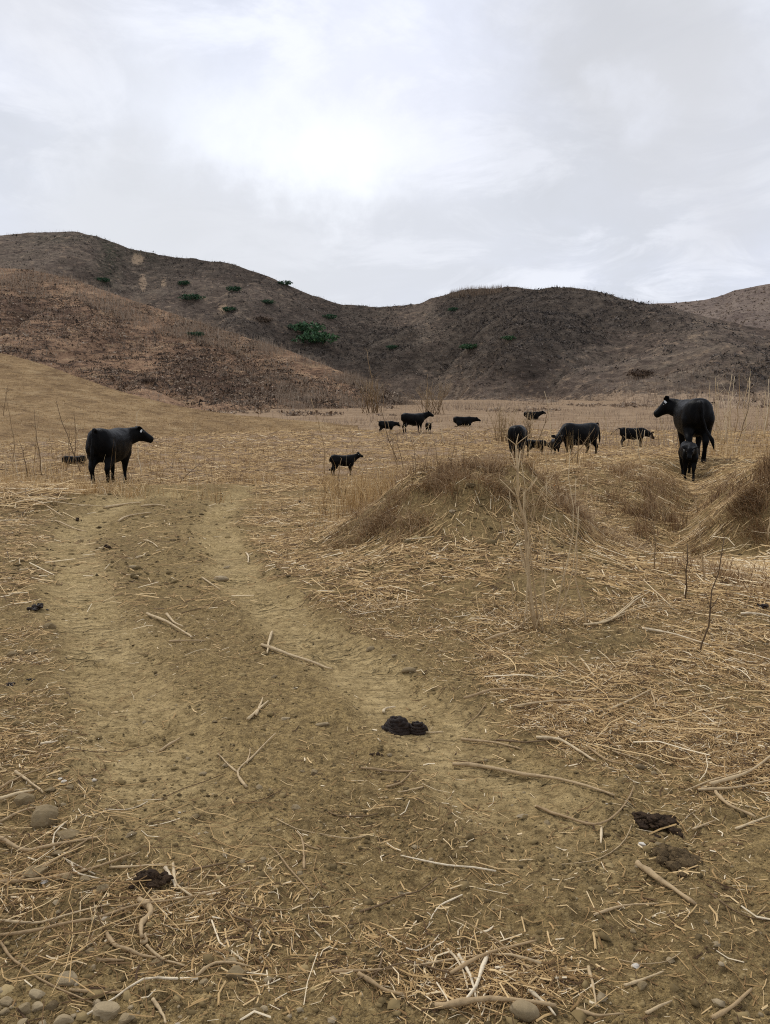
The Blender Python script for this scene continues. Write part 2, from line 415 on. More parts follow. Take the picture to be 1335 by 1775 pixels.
def mat_stone():
    m, k, b = principled('stone')
    t = k.attr('tint'); g = k.n('ShaderNodeTexCoord').outputs['Object']
    n = k.noise(g, 14, 5, 0.6); n2 = k.noise(g, 70, 4, 0.6)
    c = ramp(k, t, [(0.0, (0.075, 0.050, 0.024)), (0.35, (0.21, 0.15, 0.072)), (0.65, (0.37, 0.285, 0.165)), (0.85, (0.36, 0.28, 0.17)), (1.0, (0.68, 0.62, 0.52))])
    c = k.mix(k.math('MULTIPLY', k.rng(n, 0.40, 0.68), 0.55), c, (0.11, 0.078, 0.038))
    c = k.mix(k.math('MULTIPLY', k.rng(n2, 0.5, 0.7), 0.35), c, (0.33, 0.25, 0.15))
    k.t.links.new(c, b.inputs['Base Color'])
    bump(k, b, k.math('ADD', n, k.math('MULTIPLY', n2, 0.6)), 0.008, 0.8)
    return m

def mat_dung(name, dark, light, rough):
    m, k, b = principled(name)
    g = k.n('ShaderNodeTexCoord').outputs['Object']
    n = k.noise(g, 40, 5, 0.65); n2 = k.noise(g, 180, 3, 0.6)
    c = k.mix(k.rng(n, 0.35, 0.7), dark, light); c = k.mix(k.math('MULTIPLY', k.rng(n2, 0.55, 0.7), 0.5), c, tuple(x * 2.2 for x in light))
    k.t.links.new(c, b.inputs['Base Color']); b.inputs['Roughness'].default_value = rough; b.inputs['Specular IOR Level'].default_value = 0.12
    bump(k, b, k.math('ADD', n, n2), 0.005, 0.8)
    return m

def mat_coat():
    m, k, b = principled('black_coat')
    g = k.n('ShaderNodeTexCoord').outputs['Object']
    n = k.noise(k.scale(g, 5, 9, 3), 1.0, 5, 0.6); n2 = k.noise(k.scale(g, 40, 60, 14), 1.0, 3, 0.6)
    c = k.mix(k.rng(n, 0.4, 0.7), (0.0022, 0.0021, 0.0022), (0.0065, 0.0056, 0.005))
    k.t.links.new(c, b.inputs['Base Color'])
    b.inputs['Roughness'].default_value = 0.45; b.inputs['Specular IOR Level'].default_value = 0.065
    bump(k, b, k.math('ADD', n, k.math('MULTIPLY', n2, 0.4)), 0.02, 0.6)
    return m

def flat_mat(name, col, rough=0.6, spec=0.3):
    m, k, b = principled(name)
    g = k.n('ShaderNodeTexCoord').outputs['Object']; n = k.noise(g, 60, 3, 0.6)
    k.t.links.new(k.mix(k.rng(n, 0.35, 0.7), tuple(c * 0.8 for c in col), col), b.inputs['Base Color'])
    b.inputs['Roughness'].default_value = rough; b.inputs['Specular IOR Level'].default_value = spec
    return m

def mat_hill(name, stops, dark_c, pale_c, streak=1.0, sc_=1.0, st_sc=(.45, .35, .8), st_amt=.6):
    """scrub-covered slope; attributes: veg (dark brush cover), pale (bare earth scar), green"""
    m, k, b = principled(name)
    g = k.n('ShaderNodeNewGeometry').outputs['Position']
    veg, pale, grn = k.attr('veg'), k.attr('pale'), k.attr('green')
    a1 = k.noise(k.scale(g, 0.035 * sc_, 0.035 * sc_, 0.06 * sc_), 1.0, 6, 0.6)
    a2 = k.noise(k.scale(g, 0.16 * sc_, 0.22 * sc_, 0.55 * sc_), 1.0, 6, 0.68)
    a3 = k.noise(k.scale(g, 0.7 * sc_, 0.7 * sc_, 1.6 * sc_), 1.0, 4, 0.65)
    f = k.math('ADD', k.math('MULTIPLY', a1, 0.3), k.math('ADD', k.math('MULTIPLY', a2, 0.42 * streak), k.math('MULTIPLY', a3, 0.28 + 0.42 * (1 - streak))))
    c = ramp(k, f, stops)
    stn = k.noise(k.scale(g, *st_sc), 1.0, 5, 0.62, 0.5)
    c = k.mix(k.math('MULTIPLY', k.rng(stn, 0.53, 0.64), st_amt), c, tuple(x * 0.9 for x in dark_c))
    c = k.mix(k.math('MULTIPLY', k.rng(stn, 0.46, 0.34), st_amt * 0.7), c, pale_c)
    d = k.math('MULTIPLY', k.rng(k.math('ADD', veg, k.math('MULTIPLY', k.math('SUBTRACT', a3, 0.5), 2.2)), 0.35, 0.75), 0.72)
    c = k.mix(d, c, k.mix(k.rng(a2, 0.4, 0.65), dark_c, tuple(x * 1.9 for x in dark_c)))
    c = k.mix(k.math('MULTIPLY', k.rng(k.math('ADD', pale, k.math('MULTIPLY', k.math('SUBTRACT', a3, 0.5), 0.9)), 0.45, 0.7), 0.85), c, pale_c)
    c = k.mix(k.math('MULTIPLY', grn, k.rng(a3, 0.35, 0.6)), c, (0.022, 0.036, 0.016))
    k.t.links.new(c, b.inputs['Base Color']); b.inputs['Roughness'].default_value = 1.0; b.inputs['Specular IOR Level'].default_value = 0.05
    bump(k, b, k.math('ADD', k.math('MULTIPLY', a2, 1.0), k.math('MULTIPLY', a3, 0.6)), 1.6 / sc_, 0.9)
    return m

M_SOIL = mat_soil()
M_STRAW = mat_straw('straw', [(0.0, (0.075, 0.040, 0.017)), (0.3, (0.235, 0.136, 0.052)), (0.6, (0.50, 0.325, 0.136)), (0.85, (0.71, 0.51, 0.255)), (1.0, (0.80, 0.66, 0.44))])
M_GRASS = mat_straw('brown_dry_grass', [(0.0, (0.050, 0.028, 0.015)), (0.4, (0.20, 0.115, 0.054)), (0.75, (0.37, 0.235, 0.11)), (1.0, (0.55, 0.40, 0.23))])
M_SCRUB = mat_straw('scrub', [(0.0, (0.026, 0.019, 0.014)), (0.35, (0.082, 0.059, 0.043)), (0.6, (0.170, 0.115, 0.077)), (0.8, (0.29, 0.208, 0.138)), (1.0, (0.40, 0.32, 0.235))], 1.0)
M_BACK = mat_straw('grey_scrub', [(0.0, (0.024, 0.021, 0.018)), (0.35, (0.070, 0.058, 0.049)), (0.6, (0.145, 0.118, 0.096)), (0.8, (0.25, 0.205, 0.165)), (1.0, (0.37, 0.31, 0.25))], 1.0)
M_GREEN = mat_straw('evergreen_leaves', [(0.0, (0.018, 0.049, 0.024)), (0.5, (0.039, 0.089, 0.038)), (1.0, (0.086, 0.169, 0.062))], 0.8)
M_WOOD = mat_wood(); M_STONE = mat_stone(); M_COAT = mat_coat()
M_DUNG = mat_dung('fresh_dung', (0.014, 0.009, 0.0065), (0.034, 0.022, 0.015), 0.5)
M_DUNG_DRY = mat_dung('crumbled_dung', (0.020, 0.012, 0.007), (0.060, 0.037, 0.020), 0.9)
M_HOOF = flat_mat('hoof_horn', (0.035, 0.032, 0.030), 0.5)
M_TAG = flat_mat('ear_tag_plastic', (0.72, 0.74, 0.72), 0.5)
M_EYE = flat_mat('eye', (0.004, 0.003, 0.003), 0.12, 0.5)
M_CLOD = mat_straw('soil_clods', [(0.0, (0.075, 0.051, 0.021)), (0.5, (0.215, 0.15, 0.063)), (1.0, (0.42, 0.31, 0.145))], 0.95)

# ------------------------------------------------------------------ ground: one sheet, finer near the path
def build_ground():
    ys = list(np.linspace(-6, 1.1, 26)); y = 1.1
    while y < 900:
        dy = max(y * y / 1246.0 * 2.1, 0.008)
        if y < 13: dy = min(dy, 0.038)
        elif y < 20: dy = min(dy, 0.07)
        else: dy = min(0.075 * (y / 20) ** 2.2, 14)
        y += dy; ys.append(y)
    ys = np.array(ys); nc = 500
    s = np.linspace(-1, 1, nc); s = 0.62 * s + 0.38 * s ** 3 + 0.55 * s ** 9
    w = np.maximum(np.abs(ys) * 0.72 + 0.35, 1.2); w = np.where(ys < 1.2, 2.6 + 0 * w, w)
    w = np.where(ys < 1.2, 2.6 - 1.2 * np.clip((ys + 0.2) / 1.4, 0, 1), np.maximum(w, 1.4))
    X = s[None, :] * w[:, None]; Y = np.repeat(ys[:, None], nc, 1)
    Z = H(X, Y)
    tr, lane, st, dk = masks(X, Y)
    far = sst(Y, 13.5, 24) * (1 - lane)
    V = np.stack([X, Y, Z], -1).reshape(-1, 3)
    o = mesh_np('ground', V, grid_faces(len(ys), nc), M_SOIL, dict(along=np.where(tracks(X, Y)[0] < tracks(X, Y)[2], tracks(X, Y)[1], tracks(X, Y)[3]).ravel(), track=tr.ravel(), straw=st.ravel(), dark=dk.ravel(), far=far.ravel()), True)
    tag(o, 'bare olive-brown soil with wheel tracks running into a straw-coloured stubble field', kind='structure')
    print('ground verts', len(V))
build_ground()

# ------------------------------------------------------------------ hills
def project(P):
    """photograph pixel of world points, used only to lay vegetation out over the slopes"""
    x, y, z = P[..., 0], P[..., 1], P[..., 2] - CAM_H
    c = y * math.cos(PITCH) - z * math.sin(PITCH); b = y * math.sin(PITCH) + z * math.cos(PITCH)
    return 667.5 + FPX * x / c, 887.5 - FPX * b / c

def interp(u, pts, j): return np.interp(u, [p[0] for p in pts], [p[j] for p in pts])

def smooth1(a, n):
    k = np.hanning(n + 2)[1:-1]; k /= k.sum()
    return np.convolve(np.pad(a, n // 2, mode='edge'), k, mode='valid')[:len(a)]

class Hill:
    """a ridge line (pixel column, pixel row, distance) and a foot line; the slope between them is real ground"""
    def __init__(s, u0, u1, nu, ridge, foot, prof, gully, nt=150, zfoot=-1.5, seed=0, back=0.9, sm=9, uf=1.0):
        u = np.linspace(u0, u1, nu)
        v = smooth1(interp(u, ridge, 1), sm); D = smooth1(interp(u, ridge, 2), 41)
        d = px_dir(u, v); t = D / d[:, 1]
        rx, ry, rz = d[:, 0] * t, D, CAM_H + d[:, 2] * t
        Df = smooth1(interp(u, foot, 1), 41); fx = (u - 667.5) / FPX * Df * uf; zf = np.interp(Df, _tab_y, _tab_z) + zfoot
        tt = np.concatenate([np.linspace(0, 1, nt) ** 0.9, 1 + np.linspace(0.01, 1, 30) * back])
        T = tt[:, None]
        X = fx + (rx - fx) * T; Y = Df + (ry - Df) * T
        up = np.clip(T, 0, 1)
        P = prof(up) if callable(prof) else up ** prof
        Z = zf + (rz - zf) * P
        dn = np.clip(T - 1, 0, None)
        Z = Z - (rz - zf) * np.clip(dn * 1.6, 0, 1) ** 1.5 * 0.9
        # erosion: furrows running down the slope, fading out at crest and foot
        rise = rz - zf
        env = np.sin(np.pi * np.clip(T, 0, 1) ** 0.8) ** 0.8 * (T <= 1)
        f = gully
        rid = 1 - np.abs(pn(X * f[1] + 0.25 * pn(X * f[1] * 2, Y * f[1] * 2, seed + 5), Y * f[1] * 0.25, seed))
        Z = Z - f[0] * env * (rid ** 3) * 1.0
        Z = Z + f[0] * 0.5 * env * fbm(X, Y, f[1] * 1.1, 3, 0.5, seed + 9)
        Z = Z + f[2] * (0.3 + 0.7 * env) * fbm(X, Y, f[3], 4, 0.6, seed + 20)
        s.X, s.Y, s.Z, s.nr, s.nc, s.nt = X, Y, Z, len(tt), nu, nt
        s.u, s.tt = u, tt
    def V(s): return np.stack([s.X, s.Y, s.Z], -1)
    def sample(s, n, tmin=0.02, tmax=1.0, ub=None):
        a, b = (0, s.nc - 1.001) if ub is None else ((ub[0] - s.u[0]) / (s.u[1] - s.u[0]), (ub[1] - s.u[0]) / (s.u[1] - s.u[0]))
        c = RNG.uniform(max(a, 0), min(b, s.nc - 1.001), n); r = RNG.uniform(tmin, tmax, n)
        ri = np.interp(r, s.tt[:s.nt], np.arange(s.nt)); i = np.clip(ri.astype(int), 0, s.nt - 2); j = c.astype(int); fi = (ri - i)[:, None]; fj = (c - j)[:, None]
        Q = s.V()
        return (Q[i, j] * (1 - fj) + Q[i, j + 1] * fj) * (1 - fi) + (Q[i + 1, j] * (1 - fj) + Q[i + 1, j + 1] * fj) * fi
    def find(s, u, v):
        """the point of this slope seen nearest to pixel (u, v)"""
        Q = s.V()[:s.nt]; pu, pv = project(Q)
        i = np.argmin((pu - u) ** 2 + (pv - v) ** 2); return Vector(Q.reshape(-1, 3)[i])

G = lambda u, v, cu, cv, su, sv: np.exp(-0.5 * (((u - cu) / su) ** 2 + ((v - cv) / sv) ** 2))
SKYL = [(-400, 440), (-250, 420), (-120, 412), (0, 408), (60, 403), (130, 401), (170, 410), (230, 432), (300, 446), (390, 454), (440, 470), (490, 490), (540, 512), (590, 528), (660, 532), (720, 528), (760, 514), (800, 503), (830, 499), (862, 501), (872, 497), (885, 496), (930, 502), (960, 497), (985, 496), (1020, 503), (1080, 518), (1120, 526), (1160, 534), (1220, 548), (1300, 566), (1400, 590), (1600, 640), (1900, 700)]
def dist_back(u): return np.interp(u, [-400, 0, 250, 500, 660, 760, 900, 1100, 1300, 1900], [330, 330, 330, 320, 330, 300, 255, 240, 225, 220])
FOOT_BACK = [(-400, 140), (0, 140), (400, 165), (560, 190), (660, 215), (720, 205), (800, 165), (900, 125), (1000, 105), (1100, 95), (1335, 85), (1900, 85)]

# far ridge on the right, behind everything
h5 = Hill(930, 2000, 300, [(930, 560, 430), (1050, 535, 430), (1120, 527, 430), (1160, 525, 430), (1220, 520, 430), (1250, 513, 425), (1275, 503, 420), (1335, 491, 410), (1450, 470, 400), (1600, 452, 400), (2000, 440, 400)],
          [(930, 250), (2000, 230)], 1.05, (5, 0.02, 0.8, 0.12), nt=70, seed=3, sm=3)
# the long back range: left ridge, saddle, scrubby hill with its spur on the right
h3 = Hill(-400, 1900, 560, [(u, v, float(dist_back(u))) for u, v in SKYL], FOOT_BACK, lambda t: 0.25 * t + 0.75 * t ** 1.25, (13.0, 0.018, 1.3, 0.10), nt=150, seed=14, sm=5)
# brown hill left of centre
h2 = Hill(-420, 760, 360, [(-420, 455, 150), (-200, 456, 148), (0, 464, 145), (60, 469, 145), (130, 485, 143), (200, 510, 140), (280, 537, 137), (350, 560, 134), (430, 586, 130), (500, 608, 126), (560, 631, 122), (620, 656, 118), (680, 684, 115), (720, 704, 113), (760, 722, 112)],
          [(-420, 62), (0, 66), (200, 72), (400, 80), (560, 90), (700, 98), (760, 100)], lambda t: 0.55 * t + 0.45 * t * t, (2.2, 0.045, 0.35, 0.30), nt=140, seed=31, zfoot=-1.2, sm=7)
# golden slope at the left
h1 = Hill(-520, 620, 380, [(-520, 520, 72), (-200, 565, 70), (0, 612, 66), (50, 624, 65), (110, 644, 64), (180, 669, 63), (250, 690, 62), (320, 706, 62), (400, 718, 62), (500, 727, 62), (620, 738, 62)],
          [(-520, 30), (0, 34), (200, 40), (400, 47), (620, 52)], lambda t: 0.35 * t + 0.65 * t * t, (0.25, 0.09, 0.12, 0.5), nt=120, seed=47, zfoot=-0.5, sm=15)

def hill_obj(h, name, mat, label, veg, pale=None, green=None):
    Q = h.V(); pu, pv = project(Q)
    vg = veg(pu, pv, Q); pl = pale(pu, pv) if pale else np.zeros_like(pu); gr = green(pu, pv) if green else np.zeros_like(pu)
    o = mesh_np(name, Q.reshape(-1, 3), grid_faces(h.nr, h.nc), mat, dict(veg=vg.ravel(), pale=pl.ravel(), green=gr.ravel()), True)
    return tag(o, label, kind='structure')

def veg3(u, v, Q):
    x, y = Q[..., 0], Q[..., 1]
    a = 0.42 + 0.4 * fbm(x, y, 0.022, 3, 0.55, 7)
    a = a + 0.45 * G(u, v, 560, 600, 130, 60) + 0.55 * G(u, v, 900, 570, 90, 60) + 0.35 * G(u, v, 330, 470, 140, 40) + 0.3 * G(u, v, 1020, 560, 90, 40) + 0.35 * G(u, v, 700, 620, 60, 40)
    a = a - 0.55 * G(u, v, 740, 560, 40, 40) - 0.45 * G(u, v, 1080, 615, 70, 40) - 0.6 * sst(v, 640, 690) - 0.3 * G(u, v, 60, 440, 70, 25) - 0.25 * G(u, v, 1200, 600, 120, 40)
    return a
def pale3(u, v):
    return 0.8 * G(u, v, 248, 490, 7, 16) + 0.8 * G(u, v, 240, 448, 11, 9) + 0.75 * G(u, v, 284, 492, 6, 9) + 0.75 * G(u, v, 388, 535, 11, 11) + 0.25 * G(u, v, 232, 470, 5, 20) + 0.38 * G(u, v, 530, 560, 25, 6) + 0.3 * G(u, v, 830, 590, 50, 14) + 0.32 * G(u, v, 1055, 600, 22, 10) + 0.4 * G(u, v, 650, 655, 40, 5) + 0.62 * sst(v, 650, 706) * sst(u, 690, 800) + 0.22 * sst(v, 600, 680) * sst(u, 980, 1080)
def green3(u, v): return 0.55 * G(u, v, 190, 440, 12, 45) + 0.35 * G(u, v, 100, 412, 40, 8) + 0.4 * G(u, v, 250, 440, 25, 12)

M_H3 = mat_hill('scrubby_slope', [(0.34, (0.068, 0.050, 0.040)), (0.46, (0.126, 0.094, 0.072)), (0.56, (0.184, 0.142, 0.104)), (0.68, (0.278, 0.227, 0.163))], (0.046, 0.037, 0.029), (0.400, 0.285, 0.185), 0.85, 1.0, (.42, .30, .8), .6)
M_H2 = mat_hill('brown_slope', [(0.36, (0.118, 0.069, 0.046)), (0.46, (0.245, 0.149, 0.091)), (0.55, (0.364, 0.226, 0.134)), (0.66, (0.551, 0.371, 0.227))], (0.065, 0.042, 0.033), (0.496, 0.347, 0.202), 1.0, 1.7, (.34, .22, 1.7), .75)
M_H1 = mat_hill('golden_slope', [(0.36, (0.126, 0.076, 0.040)), (0.46, (0.237, 0.153, 0.077)), (0.55, (0.328, 0.218, 0.109)), (0.68, (0.444, 0.323, 0.181))], (0.134, 0.084, 0.046), (0.487, 0.361, 0.202), 1.0, 3.2, (.5, .9, 2.6), .45)
M_H5 = mat_hill('pale_far_slope', [(0.34, (0.104, 0.077, 0.063)), (0.46, (0.177, 0.132, 0.107)), (0.56, (0.239, 0.184, 0.144)), (0.68, (0.320, 0.255, 0.203))], (0.063, 0.050, 0.044), (0.270, 0.222, 0.159), 0.85)

hill_obj(h5, 'hill', M_H5, 'far pale brown ridge rising at the right edge', lambda u, v, Q: 0.25 + 0.4 * fbm(Q[..., 0], Q[..., 1], 0.03, 3, 0.5, 2) + 0.25 * sst(u, 1150, 1000))
hill_obj(h3, 'hill', M_H3, 'long scrub-covered back range with a saddle in the middle', veg3, pale3, green3)
hill_obj(h2, 'hill', M_H2, 'brown hill with dark streaks sloping down from the left', lambda u, v, Q: 0.24 + 0.42 * fbm(Q[..., 0], Q[..., 1], 0.06, 3, 0.5, 12) + 0.2 * G(u, v, 60, 590, 140, 30) + 0.2 * G(u, v, 380, 660, 160, 30))
hill_obj(h1, 'hill', M_H1, 'smooth golden stubble slope at the left behind the lone cow', lambda u, v, Q: 0.05 + 0.35 * fbm(Q[..., 0], Q[..., 1], 0.15, 3, 0.5, 22) + 0.25 * G(u, v, 200, 740, 120, 14))

# ------------------------------------------------------------------ scrub and standing grass on the slopes (uncountable)
def puffs(name, P, size, nleaf, mat, tint, label, flat=0.7, leaf=0.42, cat='scrub', sx=1.0):
    """clumps of small crossed leaf faces round each point"""
    n = len(P); m = nleaf
    a = RNG.normal(0, 1, (n, m, 3)); a /= np.linalg.norm(a, axis=2, keepdims=True) + 1e-9
    r = RNG.uniform(0.15, 1, (n, m, 1)) ** 0.5
    C = a * r * size[:, None, None] * 0.5; C[..., 2] = np.abs(C[..., 2]) * flat * 2 * RNG.uniform(0.5, 1, (n, m))
    C[..., 0] *= sx
    C = C + P[:, None, :]
    l = size[:, None, None] * leaf * RNG.uniform(0.5, 1.2, (n, m, 1))
    d1 = RNG.normal(0, 1, (n, m, 3)); d1 /= np.linalg.norm(d1, axis=2, keepdims=True); d2 = RNG.normal(0, 1, (n, m, 3)); d2 /= np.linalg.norm(d2, axis=2, keepdims=True)
    V = np.stack([C + d1 * l * 0.6, C - d1 * l * 0.4 + d2 * l * 0.3, C - d2 * l * 0.5], 2).reshape(-1, 3)
    T = np.repeat(np.clip(tint[:, None] + RNG.normal(0, 0.12, (n, m)), 0, 1).ravel(), 3)
    o = mesh_np(name, V, np.arange(len(V)).reshape(-1, 3), mat, dict(tint=T))
    return tag(o, label, cat, kind='stuff') if label else o

def blades(name, P, h, w, lean, mat, tint, label, cat='grass', seg=2, la=None):
    """upright thin blades: ribbons with a bend"""
    n = len(P); az = RNG.uniform(0, 2 * math.pi, n); la = RNG.uniform(0, 2 * math.pi, n) if la is None else la
    side = np.stack([np.cos(az), np.sin(az), 0 * az], -1) * (w / 2)[:, None]
    ld = np.stack([np.cos(la), np.sin(la), 0 * la], -1) * (lean * h)[:, None]
    Vs = []
    for i in range(seg + 1):
        f = i / seg; c = P + ld * f ** 1.7 + np.array([0, 0, 1.0]) * (h * f * (1 - 0.35 * lean * f))[:, None] - np.array([0, 0, 0.02]) * (i == 0)
        k = 1 - 0.8 * f
        Vs += [c - side * k, c + side * k]
    V = np.stack(Vs, 1); m = 2 * (seg + 1)
    b = (np.arange(n) * m)[:, None]
    F = np.concatenate([b + np.array([[2 * i, 2 * i + 1, 2 * i + 3, 2 * i + 2]]) for i in range(seg)], 0)
    o = mesh_np(name, V.reshape(-1, 3), F, mat, dict(tint=np.repeat(np.clip(tint, 0, 1), m)))
    return tag(o, label, cat, kind='stuff')

def patchy0(P, sc_, lo, hi, seed): return P[RNG.uniform(0, 1, len(P)) < sst(fbm(P[:, 0], P[:, 1], sc_, 3, 0.6, seed), lo, hi)]
def scatter_xy(n, x0, x1, y0, y1):
    x, y = RNG.uniform(x0, x1, n), RNG.uniform(y0, y1, n); return np.stack([x, y, H0(x, y)], -1)
P = h3.sample(68000, 0.03, 1.0, (-150, 1500)); pu, pv = project(P)
vg = veg3(pu, pv, P); keep = RNG.uniform(0, 1, len(P)) < np.clip(vg * 0.9 + 0.12, 0.06, 1); P = P[keep]; vg = vg[keep]; dk = RNG.uniform(0, 1, len(P)) < np.clip(vg * 0.95 + 0.08, .15, .92)
puffs('scrub', P, np.where(dk, 1.0, 0.62) * np.clip(RNG.lognormal(0.05, 0.42, len(P)), 0.4, 2.6), 8, M_BACK, np.clip(np.where(dk, RNG.normal(0.30, 0.13, len(P)), RNG.normal(0.66, 0.14, len(P))), 0, 1), 'low grey-brown brush covering the back range', 0.45, 0.32)
P = h5.sample(5000, 0.05, 1.0, (1000, 1700))
puffs('scrub', P, RNG.uniform(0.8, 2.2, len(P)), 6, M_SCRUB, np.clip(RNG.normal(0.5, 0.18, len(P)), 0, 1), 'sparse low brush dotted over the far right ridge', 0.35)
P = h2.sample(46000, 0.0, 1.0, (-150, 760)); P = P[fbm(P[:, 0], P[:, 1], 0.06, 3, 0.5, 12) + RNG.normal(0, 0.35, len(P)) > -0.25]
puffs('scrub', P, np.clip(RNG.lognormal(-0.7, 0.45, len(P)), 0.2, 1.4), 6, M_SCRUB, np.clip(np.where(RNG.uniform(0, 1, len(P)) < .5, RNG.normal(0.30, 0.12, len(P)), RNG.normal(0.72, 0.12, len(P))), 0, 1), 'dark low brush in streaks over the brown hill', 0.35, sx=2.2)
P = patchy0(scatter_xy(9000, -70, 80, 84, 114), 0.06, 0.0, 0.7, 301)
puffs('scrub', P, np.clip(RNG.lognormal(-0.6, 0.45, len(P)), 0.25, 1.5), 7, M_SCRUB, np.clip(RNG.normal(0.76, 0.14, len(P)), 0, 1), 'low grey brush where the field meets the hills', 0.4)
# tall pale grass standing on the brown hill, thickest along its crest and right-hand foot
def patchy(P, sc_, lo, hi, seed): return P[RNG.uniform(0, 1, len(P)) < sst(fbm(P[:, 0], P[:, 1], sc_, 3, 0.6, seed), lo, hi)]
P1 = patchy(h2.sample(34000, 0.05, 1.0, (-150, 760)), 0.09, -0.3, 0.6, 201); P2 = patchy(h2.sample(24000, 0.84, 1.0, (-150, 740)), 0.12, -0.7, 0.3, 203); P3 = patchy(h2.sample(9000, 0.0, 0.6, (480, 760)), 0.1, -0.5, 0.4, 205); P = np.concatenate([P1, P2, P3])
hh = np.concatenate([RNG.uniform(0.2, 0.7, len(P1)), np.clip(RNG.lognormal(-0.4, 0.45, len(P2)), .2, 2.0), np.clip(RNG.lognormal(-0.2, 0.4, len(P3)), .3, 2.0)])
blades('tall_grass', P, hh, RNG.uniform(0.03, 0.08, len(P)), RNG.uniform(0, 0.4, len(P)), M_SCRUB, RNG.normal(0.86, 0.13, len(P)), 'thin pale dead grass standing along the crest of the brown hill', seg=1)
P1 = h3.sample(16000, 0.0, 0.4, (600, 1500)); P2 = h3.sample(2200, 0.97, 1.0, (780, 870)); P3 = h3.sample(1500, 0.985, 1.0, (-100, 1200)); P = np.concatenate([P1, P2, P3])
hh = np.concatenate([RNG.uniform(0.4, 1.3, len(P1)), RNG.uniform(0.8, 2.0, len(P2)), RNG.uniform(0.5, 1.5, len(P3))])
blades('tall_grass', P, hh, RNG.uniform(0.03, 0.09, len(P)), RNG.uniform(0, 0.4, len(P)), M_SCRUB, RNG.normal(0.74, 0.15, len(P)), 'pale dead grass over the foot of the back range', seg=1)
P = h1.sample(16000, 0.0, 1.0, (-150, 620))
blades('stubble', P, RNG.uniform(0.04, 0.16, len(P)), RNG.uniform(0.015, 0.04, len(P)), RNG.uniform(0, 0.8, len(P)), M_STRAW, RNG.normal(0.50, 0.2, len(P)), 'short golden stubble on the left slope', 'stubble', seg=1)

# green bushes one can count on the back range
BUSH = [(h3, 333, 522, 34, 'round dark green bush on the left slope below the pale scar'), (h3, 399, 541, 24, 'small dark green bush just right of the largest round one'),
        (h3, 408, 506, 24, 'dull green bush high on the back slope above its twin'), (h3, 466, 526, 22, 'small dull green bush right of the pale scarps'),
        (h3, 532, 578, 52, 'broad bright green bush at the foot of the saddle'), (h3, 548, 597, 58, 'lowest and longest green bush near the saddle foot'),
        (h3, 458, 560, 30, 'dark blue-grey bush low on the left slope'), (h3, 815, 607, 30, 'bright green bush alone on the right-hand hill'),
        (h3, 882, 590, 22, 'faint green bush above the bright one on the right-hand hill'), (h3, 572, 553, 24, 'small dark bush above the broad green bushes'),
        (h3, 682, 606, 20, 'small green bush in the gully under the saddle'), (h3, 783, 540, 20, 'dark bush high under the rocky hilltop'),
        (h3, 494, 494, 22, 'dark bush breaking the skyline of the left ridge'), (h3, 322, 440+55, 20, 'small olive bush beside the pale scar'),
        (h3, 178, 490, 22, 'green bush where the brown hill meets the left ridge'), (h2, 258, 664, 26, 'grey bush at the bottom of the brown hill'),
        (h2, 340, 584, 24, 'olive bush on the face of the brown hill'), (h3, 1108, 655, 40, 'grey leafless bush on the right-hand foot slope')]
for i, (h, u, v, wpx, lab) in enumerate(BUSH):
    c = h.find(u, v); wd = 1.15 * wpx * c.y / FPX
    n = 170; q = RNG.normal(0, 1, (n, 3)); q /= np.linalg.norm(q, axis=1, keepdims=True); q *= RNG.uniform(0.3, 1, (n, 1)) ** 0.5
    lump = RNG.uniform(-0.35, 0.35, (4, 2))
    q[:, :2] += lump[RNG.integers(0, 4, n)]
    Pq = np.array([[0, 0, 0.0]]) + q * np.array([wd * 0.48, wd * 0.34, wd * 0.13]); Pq[:, 2] += wd * 0.14
    green = not ('grey' in lab)
    t = np.clip(RNG.normal(0.55 if 'bright' in lab or 'longest' in lab else 0.25, 0.2, n), 0, 1) if green else np.clip(RNG.normal(0.45, 0.12, n), 0, 1)
    o = puffs('green_bush' if green else 'grey_bush', Pq, RNG.uniform(wd * 0.07, wd * 0.18, n), 7, M_GREEN if green else M_SCRUB, t, None, 0.5, 0.6)
    o.location = c; tag(o, lab, 'bush', 'bushes dotted over the hills')

P = np.concatenate([patchy0(scatter_xy(42000, -70, 90, 60, 118), 0.05, -0.3, 0.5, 302), patchy0(scatter_xy(7000, 0, 45, 32, 62), 0.09, 0.0, 0.6, 303)])
blades('tall_grass', P, np.clip(RNG.lognormal(-0.9, 0.5, len(P)), 0.1, 1.5), RNG.uniform(0.015, 0.05, len(P)), RNG.uniform(0, 0.5, len(P)), M_SCRUB, RNG.normal(0.82, 0.14, len(P)), 'thin pale dead grass fading the field into the foot of the hills', seg=1)

# ------------------------------------------------------------------ cattle
def dir3(yaw, pitch):
    return Vector((math.cos(yaw) * math.cos(pitch), math.sin(yaw) * math.cos(pitch), math.sin(pitch)))

def loft(V, F, rings, n=16):
    """rings: (centre, side vector, up vector, half width, half height up, half height down)"""
    b = len(V)
    for c, sd_, up, hw, hu, hd in rings:
        for j in range(n):
            a = 2 * math.pi * j / n; ca, sa = math.cos(a), math.sin(a)
            e = 0.85
            x = math.copysign(abs(ca) ** e, ca) * hw; y = math.copysign(abs(sa) ** e, sa) * (hu if sa > 0 else hd)
            V.append(c + sd_ * x + up * y)
    m = len(rings)
    for i in range(m - 1):
        for j in range(n):
            p = b + i * n + j; q = b + i * n + (j + 1) % n; F.append((p, q, q + n, p + n))
    F.append(tuple(b + j for j in reversed(range(n)))); F.append(tuple(b + (m - 1) * n + j for j in range(n)))

